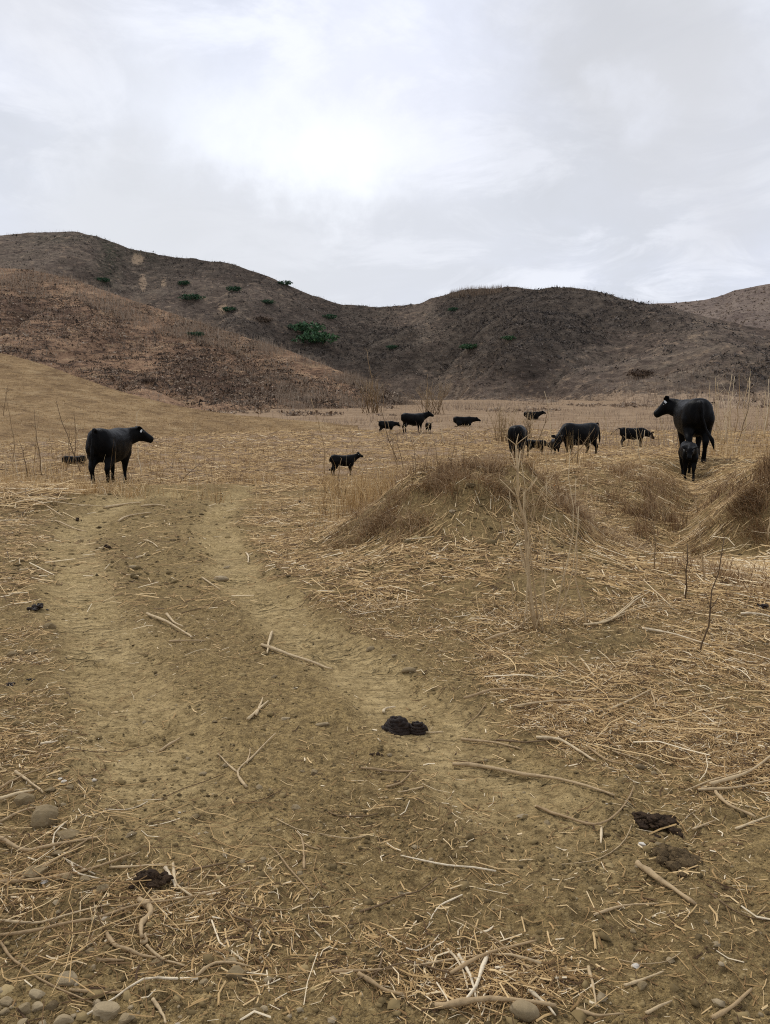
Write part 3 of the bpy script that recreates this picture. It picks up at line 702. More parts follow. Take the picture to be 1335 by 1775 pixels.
def limb(V, F, pts, rad, flat=None, n=12):
    pts = [Vector(p) for p in pts]; m = len(pts); rings = []
    for i, p in enumerate(pts):
        t = (pts[min(i + 1, m - 1)] - pts[max(i - 1, 0)]).normalized()
        side = Vector((0, 1, 0)) - t * t.y
        if side.length < 0.1: side = Vector((0, 0, 1)) - t * t.z
        side.normalize(); up = side.cross(t) if True else None
        r = rad[i]; f = flat[i] if flat else 1.0
        rings.append((p, side, up, r * f, r, r))
    loft(V, F, rings, n)

def fine_chain(pts, rad, k=3):
    """Catmull-Rom refinement of a chain"""
    P = [Vector(p) for p in pts]; Q = []; r2 = []
    for i in range(len(P) - 1):
        p0, p1, p2, p3 = P[max(i - 1, 0)], P[i], P[i + 1], P[min(i + 2, len(P) - 1)]
        for j in range(k):
            t = j / k
            Q.append(0.5 * ((2 * p1) + (p2 - p0) * t + (2 * p0 - 5 * p1 + 4 * p2 - p3) * t * t + (3 * p1 - p0 - 3 * p2 + p3) * t ** 3)); r2.append(rad[i] * (1 - t) + rad[i + 1] * t)
    Q.append(P[-1]); r2.append(rad[-1]); return Q, r2

def make_cow(name, label, cat, group, loc, heading, size=1.0, calf=False, neck=(0.0, 0.1), head=(0.0, -0.4), swing=(0, 0, 0, 0), lying=False, tail='hang', tags=(), voxel=0.02, dip=0.0, bend=0.0, fat=1.0, slope=None, ear_up=.35):
    """a standing, walking, grazing or lying animal facing local +X; the body is one closed surface"""
    V, F = [], []; Z = Vector((0, 0, 1)); Yv = Vector((0, 1, 0))
    st = [(-.80, 1.03, .08, .12, .15), (-.76, 1.03, .17, .21, .24), (-.66, 1.02, .245, .285, .31), (-.52, 1.00, .285, .315, .34), (-.36, .97, .29, .325, .36), (-.15, .93, .315, .345, .385), (.08, .90, .33, .37, .40),
          (.28, .91, .315, .37, .385), (.46, .94, .28, .37, .365), (.60, .97, .245, .335, .33), (.72, 1.0, .19, .26, .27), (.80, 1.0, .11, .15, .18)]
    legt = 1.0; drop = 0.0
    if calf:
        st = [(x * .90, z + .035, hw * .88 * fat, hu * .80, hd * .84) for x, z, hw, hu, hd in st]; legt = 1.12
    elif fat != 1.0: st = [(x, z, hw * fat, hu, hd * (0.6 + 0.4 * fat)) for x, z, hw, hu, hd in st]
    if lying: drop = -0.47 if not calf else -0.62
    def bx(x): return bend * max(0.0, x - 0.0) ** 1.5
    loft(V, F, [(Vector((x, bx(x), z + drop)), Yv, Z, hw, hu, hd) for x, z, hw, hu, hd in st], 20)
    kx = 0.90 if calf else 1.0; ky = 0.72 if calf else 1.0
    if not lying:
        def leg(pts, rad, top, sw, s):
            c, sn = math.cos(sw), math.sin(sw); t = Vector(top); q = []
            for i, p in enumerate(pts):
                d = Vector(p) - t; d2 = Vector((d.x * c - d.z * sn, d.y, d.x * sn + d.z * c)); w = t + d2
                q.append(Vector((w.x * kx, w.y * s * ky, w.z)))
            zmin = min(p.z for p in q); 
            q = [Vector((p.x, p.y, p.z - (zmin - 0.0) * max(0, 1 - p.z / 0.6))) for p in q]
            Q, r = fine_chain(q, rad); limb(V, F, Q, r)
        for s, sw in ((1, swing[0]), (-1, swing[1])):
            leg([(.50, .15, .92), (.52, .17, .74), (.47, .175, .60), (.50, .165, .46), (.505, .16, .36), (.50, .16, .26), (.50, .16, .13), (.53, .16, .055), (.55, .16, 0.0)],
                [.14, .14, .105, .072 * legt, .060 * legt, .041 * legt, .046 * legt, .050 * legt, .060 * legt], (.52, .17, .80), sw, s)
        for s, sw in ((1, swing[2]), (-1, swing[3])):
            leg([(-.52, .10, 1.02), (-.51, .13, .86), (-.48, .15, .70), (-.56, .175, .54), (-.655, .165, .43), (-.64, .16, .30), (-.615, .16, .14), (-.59, .16, .06), (-.57, .16, 0.0)],
                [.20, .205, .16, .092 * legt, .068 * legt, .047 * legt, .050 * legt, .052 * legt, .062 * legt], (-.50, .17, .85), sw, s)
    else:
        zg = 0.10
        for s in (1, -1):
            Q, r = fine_chain([(-.50, .2 * s * ky, .34), (-.25, .33 * s * ky, .20), (-.45, .36 * s * ky, zg), (-.18, .40 * s * ky, .07)], [.20, .17, .09, .055]); limb(V, F, Q, r)
            Q, r = fine_chain([(.50, .16 * s * ky, .32), (.62, .2 * s * ky, .14), (.42, .22 * s * ky, .07), (.30, .22 * s * ky, .06)], [.13, .09, .065, .055]); limb(V, F, Q, r)
    # udder / navel fullness
    if not calf and not lying:
        Q, r = fine_chain([(-.44, 0, .74), (-.40, 0, .63), (-.38, 0, .56)], [.17, .14, .08]); limb(V, F, Q, r)
    # neck and head
    hs = 0.92 if not calf else 0.80
    nb = Vector((.56 * kx, bx(.56), 1.06 + drop + (0.01 if calf else 0))); ny, npi = neck; ny0 = 0.35 * ny
    L = 0.30 * (0.74 if calf else 1.0)
    q1 = nb + dir3(ny0, npi * .8) * L; q2 = q1 + dir3(ny, npi) * L
    nr = [.25, .235, .20, .165]; w_ = .62
    if calf: nr = [.20, .19, .165, .145]
    Q, r = fine_chain([nb - dir3(ny0, 0) * .12, nb + dir3(ny0, npi * .6) * .12, q1, q2], nr, 4)
    rg = []
    for i, p in enumerate(Q):
        f = i / (len(Q) - 1); tg = (Q[min(i + 1, len(Q) - 1)] - Q[max(i - 1, 0)]).normalized()
        sd_ = Vector((0, 0, 1)).cross(tg); sd_ = sd_.normalized() if sd_.length > .15 else Vector((0, 1, 0)); u_ = tg.cross(sd_)
        rg.append((p, sd_, u_, r[i] * (w_ + .14 * f), r[i] * .95, r[i] * (1.50 - .38 * f)))
    loft(V, F, rg, 16)
    hy, hp = head; hd_ = dir3(hy, hp); side = Vector((-math.sin(hy), math.cos(hy), 0)); up = hd_.cross(side); up = up if up.z > 0 or abs(hp) > 1.3 else -up
    o = q2 + up * 0.02 - hd_ * .05
    prof = [(-.08, .09, .085, .12), (.00, .13, .125, .19), (.07, .14, .135, .205), (.16, .126, .115, .19), (.25, .102, .094, .155), (.33, .092, .086, .125), (.40, .100, .086, .115), (.455, .098, .078, .100), (.49, .066, .05, .065)]
    loft(V, F, [(o + hd_ * (x * hs * .93) - up * (x * 0.10 * hs), side, up, w * hs * 1.05, hu * hs * 1.05, hb * hs * 1.05) for x, w, hu, hb in prof], 14)
    ear_mid = {}; ears = []
    for s in (1, -1):
        e0 = o + side * (s * .085 * hs) + up * (.075 * hs) + hd_ * .015 * hs
        ed = (side * s * 0.85 + up * ear_up - hd_ * 0.30).normalized(); ln = .205 * hs * (1.2 if calf else 1.0)
        en = ed.cross(hd_).normalized(); ew = ed.cross(en).normalized()
        Ve, Fe = [], []; rings = []
        for f, wd in ((-.12, .03), (0, .038), (.2, .056), (.45, .074), (.7, .062), (.88, .036), (1.0, .010)):
            c = e0 + ed * ln * f - Z * (0.02 * f * f); rings.append((c, ew, en, wd * hs, .016, .016))
        loft(Ve, Fe, rings, 10); ears.append((Ve, Fe)); ear_mid[s] = e0 + ed * ln * .5
    # tail
    zt = 1.22 + drop - (.08 if calf else 0); xt = -.77 * kx
    if tail == 'hang': tp = [(xt + .06, 0, zt), (xt - .05, 0, zt - .04), (xt - .09, .01, zt - .22), (xt - .09, .03, zt - .5), (xt - .08, .05, zt - .72), (xt - .06, .06, max(zt - .95, .3))]
    elif tail == 'side': tp = [(xt + .06, 0, zt), (xt - .06, -.01, zt - .03), (xt - .09, -.05, zt - .3), (xt - .09, -.13, zt - .55), (xt - .1, -.24, zt - .75), (xt - .1, -.30, zt - .98)]
    elif tail == 'swish': tp = [(xt + .06, 0, zt), (xt - .10, 0, zt + .03), (xt - .28, .02, zt - .10), (xt - .45, .04, zt - .24), (xt - .55, .04, zt - .36), (xt - .55, .04, zt - .48)]
    elif tail == 'lift': tp = [(xt + .06, 0, zt), (xt - .06, 0, zt + .06), (xt - .13, 0, zt + .04), (xt - .17, 0, zt - .15), (xt - .17, .03, zt - .45), (xt - .15, .03, zt - .8)]
    else: tp = [(xt + .06, .0, zt), (xt - .05, .0, zt - .03), (xt - .06, .08, zt - .25), (xt - .02, .2, .12)]
    tr = [.05, .045, .033, .028, .050, .012] if len(tp) == 6 else [.05, .045, .035, .03]
    if calf: tr = [x * .85 for x in tr]
    Q, r = fine_chain(tp, tr); limb(V, F, Q, r, None, 8)
    me = bpy.data.meshes.new('tmp'); me.from_pydata([tuple(v) for v in V], [], F)
    bm = bmesh.new(); bm.from_mesh(me); bmesh.ops.recalc_face_normals(bm, faces=bm.faces)
    bmesh.ops.triangulate(bm, faces=bm.faces); bm.to_mesh(me); bm.free()
    t = bpy.data.objects.new('tmp', me); COL.objects.link(t)
    md = t.modifiers.new('r', 'REMESH'); md.mode = 'VOXEL'; md.voxel_size = voxel / size * (1.0 if not calf else 1.0); md.use_smooth_shade = True
    ms = t.modifiers.new('s', 'SMOOTH'); ms.factor = 0.5; ms.iterations = 9
    dg = bpy.context.evaluated_depsgraph_get()
    body = bpy.data.meshes.new_from_object(t.evaluated_get(dg)); bpy.data.objects.remove(t); bpy.data.meshes.remove(me)
    n = len(body.vertices); co = np.empty(n * 3, np.float32); body.vertices.foreach_get('co', co); co = co.reshape(-1, 3)
    # skin unevenness
    co[:, 2] += 0.006 * pn(co[:, 0] * 7 + co[:, 1] * 5, co[:, 2] * 7, 5); co[:, 1] += 0.006 * pn(co[:, 0] * 6, co[:, 2] * 6, 6)
    if slope is not None:                          # hooves follow sloping ground
        lo = np.clip(1 - co[:, 2] / 0.8, 0, 1); co[:, 2] += co[:, 0] * slope * lo
    body.vertices.foreach_set('co', co.ravel()); body.update(); body.name = name
    body.materials.clear(); body.materials.append(M_COAT); body.materials.append(M_HOOF)
    if not lying:
        pc = np.empty(len(body.polygons) * 3, np.float32); body.polygons.foreach_get('center', pc); pc = pc.reshape(-1, 3)
        zz = pc[:, 2] - (pc[:, 0] * slope if slope else 0)
        body.polygons.foreach_set('material_index', (zz < 0.055).astype(np.int32))
    body.polygons.foreach_set('use_smooth', [True] * len(body.polygons))
    root = link(bpy.data.objects.new(name, None)); root.location = Vector(loc) - Vector((0, 0, dip)); root.rotation_euler = (0, 0, heading - math.atan2(loc[0], loc[1])); root.scale = (size,) * 3
    root.empty_display_size = 0.3
    tag(root, label, cat, group)
    bo = link(bpy.data.objects.new('body', body), root)
    for Ve, Fe in ears:
        mb = MB(); mb.add(Ve, Fe); mb.build('ear', M_COAT, root)
    for s in (1, -1):
        c = o + hd_ * .13 * hs + side * (s * .118 * hs) + up * (.035 * hs)
        mb = MB(); mb.tube([c - side * s * .02, c + side * s * .004, c + side * s * .012], [.022, .022, .010], 8); mb.build('eye', M_EYE, root)
    for s in tags:
        c = ear_mid[s] + Vector((0, 0, -.07)) + hd_ * 0.03 + side * s * .02
        a = (hd_ - Z * hd_.z * 1.0); a = a.normalized() if a.length > .1 else Vector((1, 0, 0)); nrm = side * s
        mb = MB()
        w, hh, th = .021, .036, .006
        pts = [(-w * .4, hh), (w * .4, hh), (w, hh * .2), (w, -hh * .8), (w * .8, -hh), (-w * .8, -hh), (-w, -hh * .8), (-w, hh * .2)]
        f_ = [c + hd_ * x + up * y + nrm * th for x, y in pts]; b_ = [c + hd_ * x + up * y - nrm * th for x, y in pts]
        k = len(pts)
        mb.add(f_ + b_, [tuple(range(k)), tuple(range(2 * k - 1, k - 1, -1))] + [(i, i + k, (i + 1) % k + k, (i + 1) % k) for i in range(k)])
        ob = mb.build('ear_tag', M_TAG, root, smooth=False); tag(ob, 'white ear tag')
    return root

HERD = 'black cattle spread over the stubble field'
def gpos(u, Y, dz=0.0):
    x = (u - 667.5) / FPX * Y / math.cos(PITCH) * 0.985; return Vector((x, Y, float(H(x, Y, False)) + dz))

make_cow('cow', 'lone black cow at the left beside the path, looking right with a white ear tag', 'cow', HERD, gpos(188, 17.7), R(69), 1.0, neck=(R(-42), R(12)), head=(R(-62), R(-27)), swing=(.05, -.10, -.03, .06), ear_up=.25, tags=(-1,), voxel=.023, tail='lift', bend=-.12, fat=1.02)
make_cow('cow', 'large black cow at the right seen from behind, head turned left', 'cow', HERD, gpos(1204, 16.9), R(97), 1.02, neck=(R(56), R(14)), head=(R(84), R(-36)), swing=(.12, -.12, -.16, .18), tags=(1, -1), voxel=.023, tail='side', bend=.25, fat=1.05, ear_up=.7)
make_cow('calf', 'small black calf walking down the gully in front of the large cow at the right', 'calf', HERD, gpos(1197, 15.6), R(-84), 0.60, True, neck=(R(-12), R(-12)), head=(R(-14), R(-52)), swing=(.22, -.2, -.15, .22), tags=(-1,), voxel=.019, slope=-0.0)
make_cow('calf', 'small black calf standing alone on the stubble left of the mound', 'calf', HERD, gpos(594, 22.6), R(16), 0.52, True, neck=(R(-8), R(26)), head=(R(-28), R(-18)), swing=(.04, -.10, -.10, .05), voxel=.023)
make_cow('calf', 'black calf lying in the field behind the lone cow at the left', 'calf', HERD, gpos(125, 24.5), R(8), 0.47, True, neck=(R(-4), R(18)), head=(R(-8), R(-12)), lying=True, tail='lie', voxel=.02)
make_cow('cow', 'black cow seen squarely from behind, grazing with its head hidden', 'cow', HERD, gpos(898, 28.4), R(84), 0.96, neck=(R(10), R(-40)), head=(R(10), R(-62)), swing=(.05, -.05, .10, -.12), voxel=.030, fat=1.12)
make_cow('calf', 'dark calf with lowered head just right of the cow seen from behind', 'calf', HERD, gpos(930, 29.4), R(-15), 0.52, True, neck=(R(-10), R(-20)), head=(R(-20), R(-50)), voxel=.030)
make_cow('calf', 'dark calf facing the camera just left of the broad grazing cow', 'calf', HERD, gpos(964, 29.8), R(-75), 0.52, True, neck=(0, R(0)), head=(R(5), R(-40)), voxel=.030)
make_cow('cow', 'broad black cow grazing to the left, in the middle of the right group', 'cow', HERD, gpos(1006, 28.6), R(222), 1.0, neck=(R(12), R(-38)), head=(R(20), R(-66)), swing=(.10, -.14, -.05, .20), voxel=.032, tail='lift', fat=1.16)
make_cow('cow', 'young black cow swishing its tail to the left behind thin stalks', 'cow', HERD, gpos(1098, 36.5), R(12), 0.74, neck=(R(10), R(-22)), head=(R(25), R(-40)), tail='swish', voxel=.032, fat=.95)
make_cow('cow', 'far black cow with hanging head, leftmost of the distant row', 'cow', HERD, gpos(670, 54), R(22), 0.72, neck=(R(-10), R(-5)), head=(R(-15), R(-45)), tail='swish', voxel=.045)
make_cow('cow', 'tall far black cow with raised head in the distant row', 'cow', HERD, gpos(716, 56), R(28), 1.10, neck=(R(-20), R(22)), head=(R(-30), R(-22)), voxel=.045, fat=1.3)
make_cow('calf', 'tiny far calf standing at the head of the tall distant cow', 'calf', HERD, gpos(743, 55.4), R(-75), 0.62, True, neck=(0, R(10)), head=(0, R(-30)), voxel=.045)
make_cow('cow', 'far black cow lying down, rightmost of the distant row', 'cow', HERD, gpos(803, 66), R(3), 1.0, neck=(R(0), R(2)), head=(R(0), R(-20)), lying=True, tail='lie', voxel=.055)
make_cow('cow', 'dim dark cow lying far off behind the pale bare shrub', 'cow', HERD, gpos(922, 78), R(6), 0.95, neck=(R(0), R(18)), head=(R(-10), R(-15)), lying=True, tail='lie', voxel=.045)

# ------------------------------------------------------------------ loose ground cover (uncountable): straw, crumbs, dry grass
def scatter(n, ymin, ymax, power, dens, half=0.86):
    """random ground points; more of them where they show larger, thinned by a density function"""
    out = []; got = 0
    while got < n:
        q = RNG.uniform(0, 1, n * 2); e = 1 - power
        y = (ymin ** e + q * (ymax ** e - ymin ** e)) ** (1 / e)
        x = RNG.uniform(-1, 1, n * 2) * (y * half + 0.25)
        k = RNG.uniform(0, 1, n * 2) < dens(x, y) * np.where(np.abs(x) > 0.56 * y + .15, 0.6, 1.0)
        out.append(np.stack([x[k], y[k]], -1)); got += int(k.sum())
    return np.concatenate(out)[:n]

def grad(x, y, e=0.12):
    return (H(x + e, y, False) - H(x - e, y, False)) / (2 * e), (H(x, y + e, False) - H(x, y - e, False)) / (2 * e)

def straws(name, P, L, W, lift, mat, tint, label, seg=2, updown=0.5, tiltsd=0.10, cat='straw'):
    """short dry stalk pieces lying on the ground; roof-shaped cross-section, slightly curved"""
    n = len(P); x, y = P[:, 0], P[:, 1]
    az = RNG.uniform(0, 2 * math.pi, n)
    gx, gy = grad(x, y); st = np.hypot(gx, gy)
    dn = np.arctan2(gy, gx) + RNG.normal(0, 0.45, n); az = np.where(RNG.uniform(0, 1, n) < updown * sst(st, 0.15, 0.5), dn, az)
    bendv = RNG.normal(0, 0.28, n); tl = np.abs(RNG.normal(0, tiltsd, n)) * RNG.choice([-1, 1], n)
    rows = []
    for i in range(seg + 1):
        f = i / seg - 0.5
        a = az + bendv * f * 2
        px_, py_ = x + np.cos(a) * L * f, y + np.sin(a) * L * f
        pz = H(px_, py_) + lift + tl * L * f + (0.5 * np.abs(tl) * L) + W * 0.4
        sx, sy = -np.sin(a) * W / 2, np.cos(a) * W / 2
        rows.append((np.stack([px_ + sx, py_ + sy, pz - W * 0.25], -1), np.stack([px_, py_, pz + W * 0.45], -1), np.stack([px_ - sx, py_ - sy, pz - W * 0.25], -1)))
    V = np.stack([p for r in rows for p in r], 1); m = 3 * (seg + 1); b = (np.arange(n) * m)[:, None]
    F = []
    for i in range(seg):
        for j in (0, 1): F.append(b + np.array([[3 * i + j, 3 * i + j + 1, 3 * i + j + 4, 3 * i + j + 3]]))
    o = mesh_np(name, V.reshape(-1, 3), np.concatenate(F, 0), mat, dict(tint=np.repeat(np.clip(tint, 0, 1), m)))
    return tag(o, label, cat, kind='stuff')

def straw_d(x, y): return masks(x, y)[2]
P = scatter(98000, 1.6, 6.2, 0.1, lambda x, y: straw_d(x, y) ** 1.15); n = len(P)
L = np.clip(RNG.lognormal(math.log(0.036), 0.6, n), 0.010, 0.22); W = np.clip(RNG.lognormal(math.log(0.0021), 0.5, n), 0.0009, 0.007)
lf = RNG.uniform(0, 0.022, n) * straw_d(P[:, 0], P[:, 1]); tn = RNG.normal(0.47, 0.30, n); sh = L < 0.040
straws('straw_litter', P[~sh], L[~sh], W[~sh], lf[~sh], M_STRAW, tn[~sh], 'broken golden-brown stalks littering the near ground')
straws('chaff', P[sh], L[sh], W[sh], lf[sh], M_STRAW, tn[sh], 'finely chopped chaff strewn over the near soil', 1)
P = scatter(82000, 6.2, 17, 0.6, lambda x, y: straw_d(x, y)); n = len(P)
L = np.clip(RNG.lognormal(math.log(0.095), 0.5, n), 0.03, 0.45); W = np.clip(RNG.lognormal(math.log(0.0052), 0.35, n), 0.002, 0.011)
straws('straw_litter', P, L, W, RNG.uniform(0, 0.02, n), M_STRAW, RNG.normal(0.47, 0.27, n), 'matted straw over the mound, the gully and their slopes', 1, 0.75)
P = scatter(54000, 15, 60, 1.1, lambda x, y: straw_d(x, y) * sst(fbm(x, y * 2.2, 0.35, 4, 0.6, 55), -0.55, 0.35)); n = len(P)
L = np.clip(RNG.lognormal(math.log(0.26), 0.5, n), 0.08, 0.9) * (P[:, 1] / 22) ** 0.5; W = np.clip(RNG.lognormal(math.log(0.013), 0.35, n), 0.005, 0.03) * (P[:, 1] / 22) ** 0.7
straws('straw_litter', P, L, W, RNG.uniform(0, 0.03, n), M_STRAW, RNG.normal(0.42, 0.22, n), 'cut stubble and straw over the field where the cattle graze', 1, 0.3, 0.12)
# short stubble standing in the field
P = scatter(26000, 18.6, 80, 1.5, lambda x, y: straw_d(x, y) * sst(fbm(x, y, 0.2, 4, 0.6, 56), -0.4, 0.4)); n = len(P)
P3 = np.stack([P[:, 0], P[:, 1], H(P[:, 0], P[:, 1], False)], -1)
blades('stubble', P3, RNG.uniform(0.04, 0.20, n) * (0.7 + P[:, 1] / 60), RNG.uniform(0.008, 0.02, n) * (P[:, 1] / 20) ** 0.7, RNG.uniform(0, 0.9, n), M_STRAW, RNG.normal(0.42, 0.25, n), 'short stubble standing across the field', seg=1)

def lumps(name, P, size, mat, tint, label, sink=0.3, cat='soil'):
    """many small irregular clods as one mesh (deformed octahedra)"""
    n = len(P)
    base = np.array([[1, 0, 0], [-1, 0, 0], [0, 1, 0], [0, -1, 0], [0, 0, 1], [0, 0, -1], [.6, .6, .5], [-.6, .6, .45], [-.6, -.6, .5], [.6, -.6, .45]], float)
    F0 = np.array([[4, 6, 7], [4, 7, 8], [4, 8, 9], [4, 9, 6], [6, 0, 2], [6, 2, 7], [7, 2, 1], [7, 1, 8], [8, 1, 3], [8, 3, 9], [9, 3, 0], [9, 0, 6]])
    V = base[None] * size[:, None, None] * 0.5 * (1 + RNG.normal(0, 0.22, (n, 10, 3))) * np.stack([RNG.uniform(.8, 1.3, n), RNG.uniform(.8, 1.3, n), RNG.uniform(.55, .85, n)], -1)[:, None, :]
    a = RNG.uniform(0, 6.28, n); c, s = np.cos(a)[:, None], np.sin(a)[:, None]
    V = np.stack([V[..., 0] * c - V[..., 1] * s, V[..., 0] * s + V[..., 1] * c, V[..., 2]], -1)
    V[..., 0] += P[:, 0, None]; V[..., 1] += P[:, 1, None]; V[..., 2] += (H(P[:, 0], P[:, 1]) + size * (0.3 - sink))[:, None]
    F = (np.arange(n) * 10)[:, None, None] + F0[None]
    o = mesh_np(name, V.reshape(-1, 3), F.reshape(-1, 3), mat, dict(tint=np.repeat(np.clip(tint, 0, 1), 10)))
    return tag(o, label, cat, kind='stuff')
def clod_d(x, y):
    tr, lane, st, dk = masks(x, y)
    patch = sst(fbm(x, y, 1.6, 4, 0.6, 99), -0.15, 0.5)
    left = gb(x, y, -1.15, 2.5, 0.55, 0.9, 3) 
    return np.clip((0.22 + 0.95 * patch * (0.3 + 0.7 * dk)) * (1 - 0.9 * tr) + 0.5 * left, 0, 1)
P = scatter(38000, 1.6, 9, 0.9, clod_d); n = len(P)
sz = np.clip(RNG.lognormal(math.log(0.0068), 0.6, n), 0.003, 0.045)
lumps('soil_crumbs', P, sz, M_CLOD, RNG.normal(0.42, 0.22, n), 'crumbs and clods of dark olive soil loose on the ground')
P = scatter(5500, 7, 20, 1.5, lambda x, y: clod_d(x, y) * (1 - straw_d(x, y) * 0.7)); n = len(P)
lumps('soil_crumbs', P, np.clip(RNG.lognormal(math.log(0.028), 0.5, n), 0.01, 0.12), M_CLOD, RNG.normal(0.35, 0.22, n), 'darker clods along both sides of the wheel tracks farther off')
P = scatter(900, 1.6, 7, 1.8, lambda x, y: 0.15 + 0.8 * gb(x, y, -1.2, 2.3, 0.6, 0.7)); n = len(P)
lumps('gravel', P, np.clip(RNG.lognormal(math.log(0.012), 0.5, n), 0.005, 0.035), M_STONE, RNG.normal(0.55, 0.18, n), 'small tan pebbles scattered over the soil', cat='gravel')

# dry grass tufts on the two banks
def bank_pts(n, spots):
    q = []
    for cx, cy, sx, sy, w in spots:
        m = int(n * w); q.append(np.stack([RNG.normal(cx, sx, m), RNG.normal(cy, sy, m)], -1))
    q = np.concatenate(q); return np.concatenate([q, H(q[:, 0], q[:, 1], False)[:, None]], 1)
def clump(P, k, r):
    c = P[RNG.integers(0, len(P), max(len(P) // k, 1))]; q = c[RNG.integers(0, len(c), len(P))].copy(); q[:, :2] += RNG.normal(0, r, (len(P), 2)); q[:, 2] = H(q[:, 0], q[:, 1], False); return q
P = clump(bank_pts(6500, [(0.75, 9.5, 0.38, 0.3, .30), (0.75, 9.6, 0.8, 0.45, .12), (2.35, 9.2, 0.28, 0.5, .36), (1.6, 9.6, 0.5, 0.3, .14), (0.15, 8.7, 0.3, 0.3, .08)]), 90, 0.075); n = len(P)
blades('dry_grass', P, np.clip(RNG.lognormal(-2.0, 0.5, n), .04, .42), RNG.uniform(0.003, 0.008, n), RNG.uniform(0.1, 1.3, n), M_GRASS, RNG.normal(0.58, 0.25, n), 'reddish-brown dry grass tufts crowning the mound', seg=3)
P = clump(bank_pts(6500, [(5.3, 9.9, 0.45, 0.3, .45), (6.2, 9.9, 0.6, 0.4, .25), (4.0, 11.4, 0.5, 0.8, .20)]), 90, 0.08); n = len(P)
blades('dry_grass', P, RNG.uniform(0.08, 0.40, n), RNG.uniform(0.004, 0.010, n), RNG.uniform(0.1, 1.1, n), M_GRASS, RNG.normal(0.5, 0.22, n), 'rust-brown dry grass hanging over the right bank', seg=3)
P = clump(bank_pts(3200, [(4.2, 13.4, 0.8, 0.5, .55), (2.6, 12.4, 0.7, 0.6, .2), (3.2, 7.2, 0.3, 0.5, .25)]), 30, 0.07); n = len(P)
blades('dry_grass', P, RNG.uniform(0.06, 0.26, n), RNG.uniform(0.006, 0.012, n), RNG.uniform(0.2, 1.2, n), M_GRASS, RNG.normal(0.72, 0.22, n), 'tan dry grass on the slope below the grazing cattle', seg=2)
P = clump(bank_pts(2600, [(0.2, 14.0, 0.7, 1.2, .5), (0.0, 12.6, 0.5, 0.7, .25), (1.3, 15.5, 1.6, 1.0, .25)]), 14, 0.09); n = len(P)
blades('tall_grass', P, RNG.uniform(0.15, 0.75, n), RNG.uniform(0.005, 0.011, n), RNG.uniform(0.05, 0.55, n), M_STRAW, RNG.normal(0.55, 0.2, n), 'thin tan grass standing behind the mound by the lone calf', seg=2)
P = clump(bank_pts(7000, [(-8.6, 16.5, 1.5, 1.4, .45), (-6.8, 14.4, 1.6, 0.7, .35), (-2.0, 18.0, 1.4, 0.6, .1)]), 16, 0.14); n = len(P)
blades('dry_grass', P, RNG.uniform(0.08, 0.4, n), RNG.uniform(0.006, 0.012, n), RNG.uniform(0.2, 1.1, n), M_STRAW, RNG.normal(0.62, 0.2, n), 'bleached dry grass along the far left edge of the path', seg=2)
def droop(name, P, h, w, lean, mat, tint, label):
    gx, gy = grad(P[:, 0], P[:, 1])
    return blades(name, P, h, w, lean, mat, tint, label, seg=3, la=np.arctan2(-gy, -gx) + RNG.normal(0, 0.5, len(P)))
P = clump(bank_pts(3600, [(0.55, 8.75, 0.45, 0.28, .30), (1.35, 8.8, 0.4, 0.3, .30), (2.1, 9.0, 0.3, 0.35, .22), (-0.1, 9.2, 0.35, 0.4, .18)]), 120, 0.085); n = len(P)
droop('hanging_grass', P, RNG.uniform(0.07, 0.22, n), RNG.uniform(0.003, 0.008, n), RNG.uniform(0.7, 1.9, n), M_GRASS, RNG.normal(0.68, 0.26, n), 'grey-brown dead grass hanging down the face of the mound')
P = clump(bank_pts(3000, [(5.0, 9.35, 0.5, 0.2, .7), (4.5, 9.8, 0.25, 0.4, .3)]), 120, 0.085); n = len(P)
droop('hanging_grass', P, RNG.uniform(0.08, 0.26, n), RNG.uniform(0.003, 0.009, n), RNG.uniform(0.7, 1.9, n), M_GRASS, RNG.normal(0.55, 0.25, n), 'dead grass and roots hanging over the cut face of the right bank')
P = clump(bank_pts(1500, [(-8.5, 20.0, 2.0, 2.6, .6), (-3.0, 24.0, 3.0, 2.5, .25), (-10.0, 28.0, 2.5, 3.0, .15)]), 3, 0.12); n = len(P)
blades('tall_grass', P, np.clip(RNG.lognormal(-0.8, 0.5, n), .12, 1.3), RNG.uniform(0.004, 0.010, n), RNG.uniform(0.02, 0.4, n), M_STRAW, RNG.normal(0.62, 0.25, n), 'thin bleached stems standing in the field left of the path', seg=2)
P = clump(bank_pts(1500, [(9.6, 20.5, 1.4, 1.8, .5), (4.0, 22.0, 2.6, 2.5, .3), (11.5, 26.0, 2.0, 3.0, .2)]), 3, 0.12); n = len(P)
blades('tall_grass', P, np.clip(RNG.lognormal(-0.6, 0.5, n), .12, 1.5), RNG.uniform(0.004, 0.010, n), RNG.uniform(0.02, 0.4, n), M_STRAW, RNG.normal(0.66, 0.25, n), 'thin bleached stems standing among the cattle at the right', seg=2)
